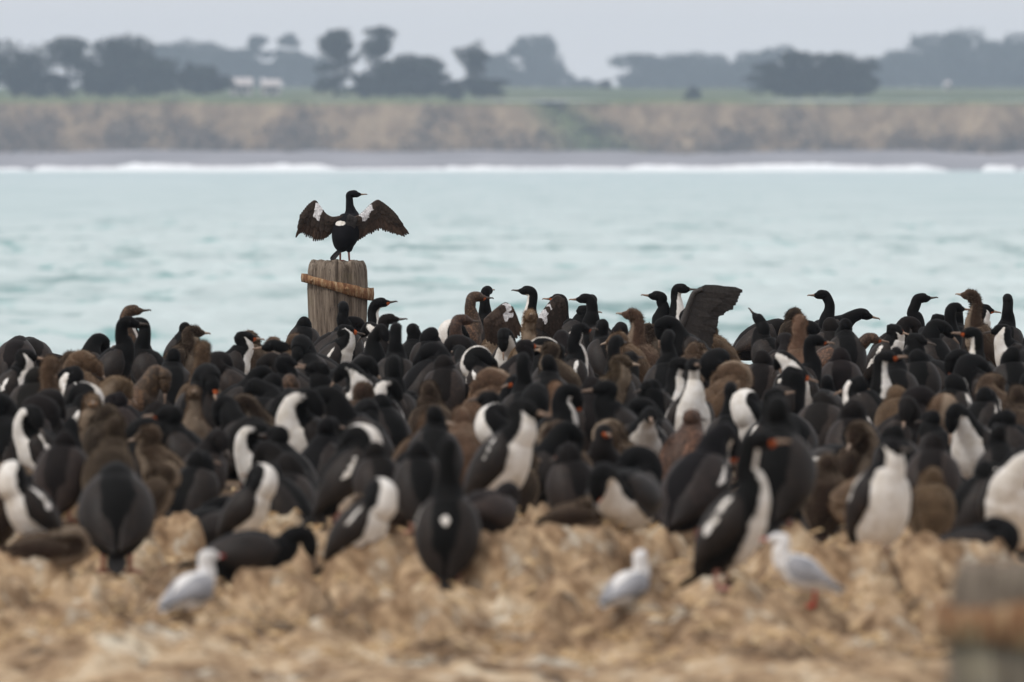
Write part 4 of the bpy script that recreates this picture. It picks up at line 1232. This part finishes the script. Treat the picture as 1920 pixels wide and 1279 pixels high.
# ------------------------------------------------------------------ gulls
POSE['gull'] = (30, .112, [(.012, 0, .035, .027), (.006, 0, .065, .0225), (.002, 0, .085, .021)], (1, 0, .02))
POSE['gullsit'] = (24, .085, [(.012, 0, .035, .027), (.006, 0, .068, .0225), (.002, 0, .09, .021)], (1, 0, .02))
GG = 'gulls in front of the colony'
def gull(px, foot_y, pose, yaw, label, sc=1.0, headturn=0, legs=True, seed=1):
    x, d, gz = stand(px, foot_y)
    bird('gull', label, 'gull', GG, (x, d, gz - (.0 if legs else .008)), R(yaw), pose, 'g', sc, np.random.default_rng(seed), gull=True, jitter=0, headturn=headturn, legs=legs, col=(.3, .3, .3))
gull(345, 1168, 'gullsit', 50, 'white gull with grey back resting in front of the lying black shag', .98, R(-10), False, 3)
gull(1166, 1152, 'gullsit', 52, 'white gull with grey back seen from behind, left of the white-striped front shag', .92, R(20), False, 4)
gull(1522, 1152, 'gull', 186, 'white gull with red bill and red legs walking left', .93, 0, True, 5)

# ------------------------------------------------------------------ nest mounds and litter
def mound(px, foot_y, rad, hgt, label, seed):
    r = np.random.default_rng(seed)
    gz = 0.0
    x, d, gz = stand(px, foot_y)
    nr, na = 14, 40; v = []
    for i in range(nr):
        t = i / (nr - 1)
        for k in range(na):
            a = 2 * math.pi * k / na
            q = rad * t * (1 + .35 * (float(fbm(math.cos(a) * 1.5 + 7, math.sin(a) * 1.5 + 3, seed, 3)) - .5))
            z = hgt * np.interp(t, [0, .35, .55, .75, 1], [.72, .86, 1, .5, -1.6])
            z += (float(fbm(q * math.cos(a) * 16 + seed, q * math.sin(a) * 16, seed + 2, 3)) - .5) * hgt * .95 * min(1, t * 3)
            v.append((q * math.cos(a), q * math.sin(a), z))
    f = [(i * na + k, i * na + (k + 1) % na, (i + 1) * na + (k + 1) % na, (i + 1) * na + k) for i in range(nr - 1) for k in range(na)]
    f = [q[::-1] for q in f]
    tag(obj('nest_mound', mesh_from('nest_mound', v, f), MAT['guano'], loc=(x, d, gz)), label, 'nest', 'guano nest mounds at the front')
for i, (px, fy, rd_, h, lab) in enumerate([
    (690, 1088, .22, .17, 'tall tan nest mound right of the plain broad white breast'),
    (770, 1178, .20, .10, 'lumpy nest mound in front of the upright front shag'),
    (1200, 1075, .20, .15, 'pale nest mound behind the gull seen from behind'),
    (1050, 1040, .30, .11, 'wide tan nest mound right of the upright front shag'),
    (940, 1080, .24, .15, 'brown nest mound touching the right side of the upright front shag'),
    (505, 1110, .19, .09, 'pale cushion-shaped nest mound right of the resting left gull'),
    (325, 1035, .18, .14, 'tan nest mound between the bent black shag and the lying one'),
    (40, 1075, .26, .08, 'low nest mound at the left edge of the front'),
    (1590, 1110, .25, .15, 'tan nest mound under the full white belly'),
    (1790, 1085, .30, .13, 'brown nest mound under the lying black shag at lower right'),
    (1100, 1130, .22, .10, 'rough nest mound left of the gull seen from behind'),
    (120, 1170, .20, .07, 'worn low nest mound in the lower left'),
    (1390, 1170, .22, .06, 'flattened nest mound below the long white stripe'),
]): mound(px, fy, rd_, h, lab, 40 + i)

n = 7000
r = np.random.default_rng(12)
yy = 39.5 + 18 * r.random(n); xx = r.uniform(-1, 1, n) * (yy * .05 + .2)
zz = ground_z(xx, yy) + .012
L = r.uniform(.01, .045, n); a = r.uniform(0, np.pi, n); tl = r.normal(0, .35, n)
dv = np.stack([np.cos(a) * np.cos(tl), np.sin(a) * np.cos(tl), np.sin(tl)], 1) * L[:, None]
C = np.stack([xx, yy, zz], 1); wv = np.stack([-np.sin(a), np.cos(a), np.zeros(n)], 1) * r.uniform(.002, .009, n)[:, None]; hv = np.array([0, 0, 1.0]) * r.uniform(.003, .014, n)[:, None]
Q = np.stack([C - dv - wv, C + dv - wv, C + dv + wv, C - dv + wv, C - dv * .8 + hv, C + dv * .8 + hv], 1)
v = Q.reshape(-1, 3); F_ = []
for k in range(n):
    b = k * 6; F_ += [(b, b + 1, b + 5, b + 4), (b + 2, b + 3, b + 4, b + 5), (b + 1, b + 2, b + 5), (b + 3, b, b + 4)]
m = M('nest_litter', .95, .1); co = m.coord('Object', rnd=False)
m.base(m.ramp(m.noise(14, 4, .7, co), [(.3, (.16, .10, .05)), (.5, (.48, .33, .18)), (.7, (.70, .56, .36))]))
tag(obj('nest_litter', mesh_from('nest_litter', v, F_, False), m.m), 'scattered twigs, straw and crust fragments on the ground', 'litter', kind='stuff')

# ------------------------------------------------------------------ haze over the bay
hz = bpy.data.materials.new('sea_haze'); hz.use_nodes = True; ht = hz.node_tree; ht.nodes.clear()
ho = ht.nodes.new('ShaderNodeOutputMaterial'); hv_ = ht.nodes.new('ShaderNodeVolumePrincipled')
hv_.inputs['Color'].default_value = (.72, .83, 1.0, 1); hv_.inputs['Density'].default_value = .00009; hv_.inputs['Anisotropy'].default_value = 0.0
ht.links.new(hv_.outputs[0], ho.inputs['Volume'])
hb = obj('haze', box_mesh('haze', -2700, 2700, -60, 8000, SEA_Z - 2, 95), hz); tag(hb, 'thin bluish haze over the bay', 'haze', kind='stuff')
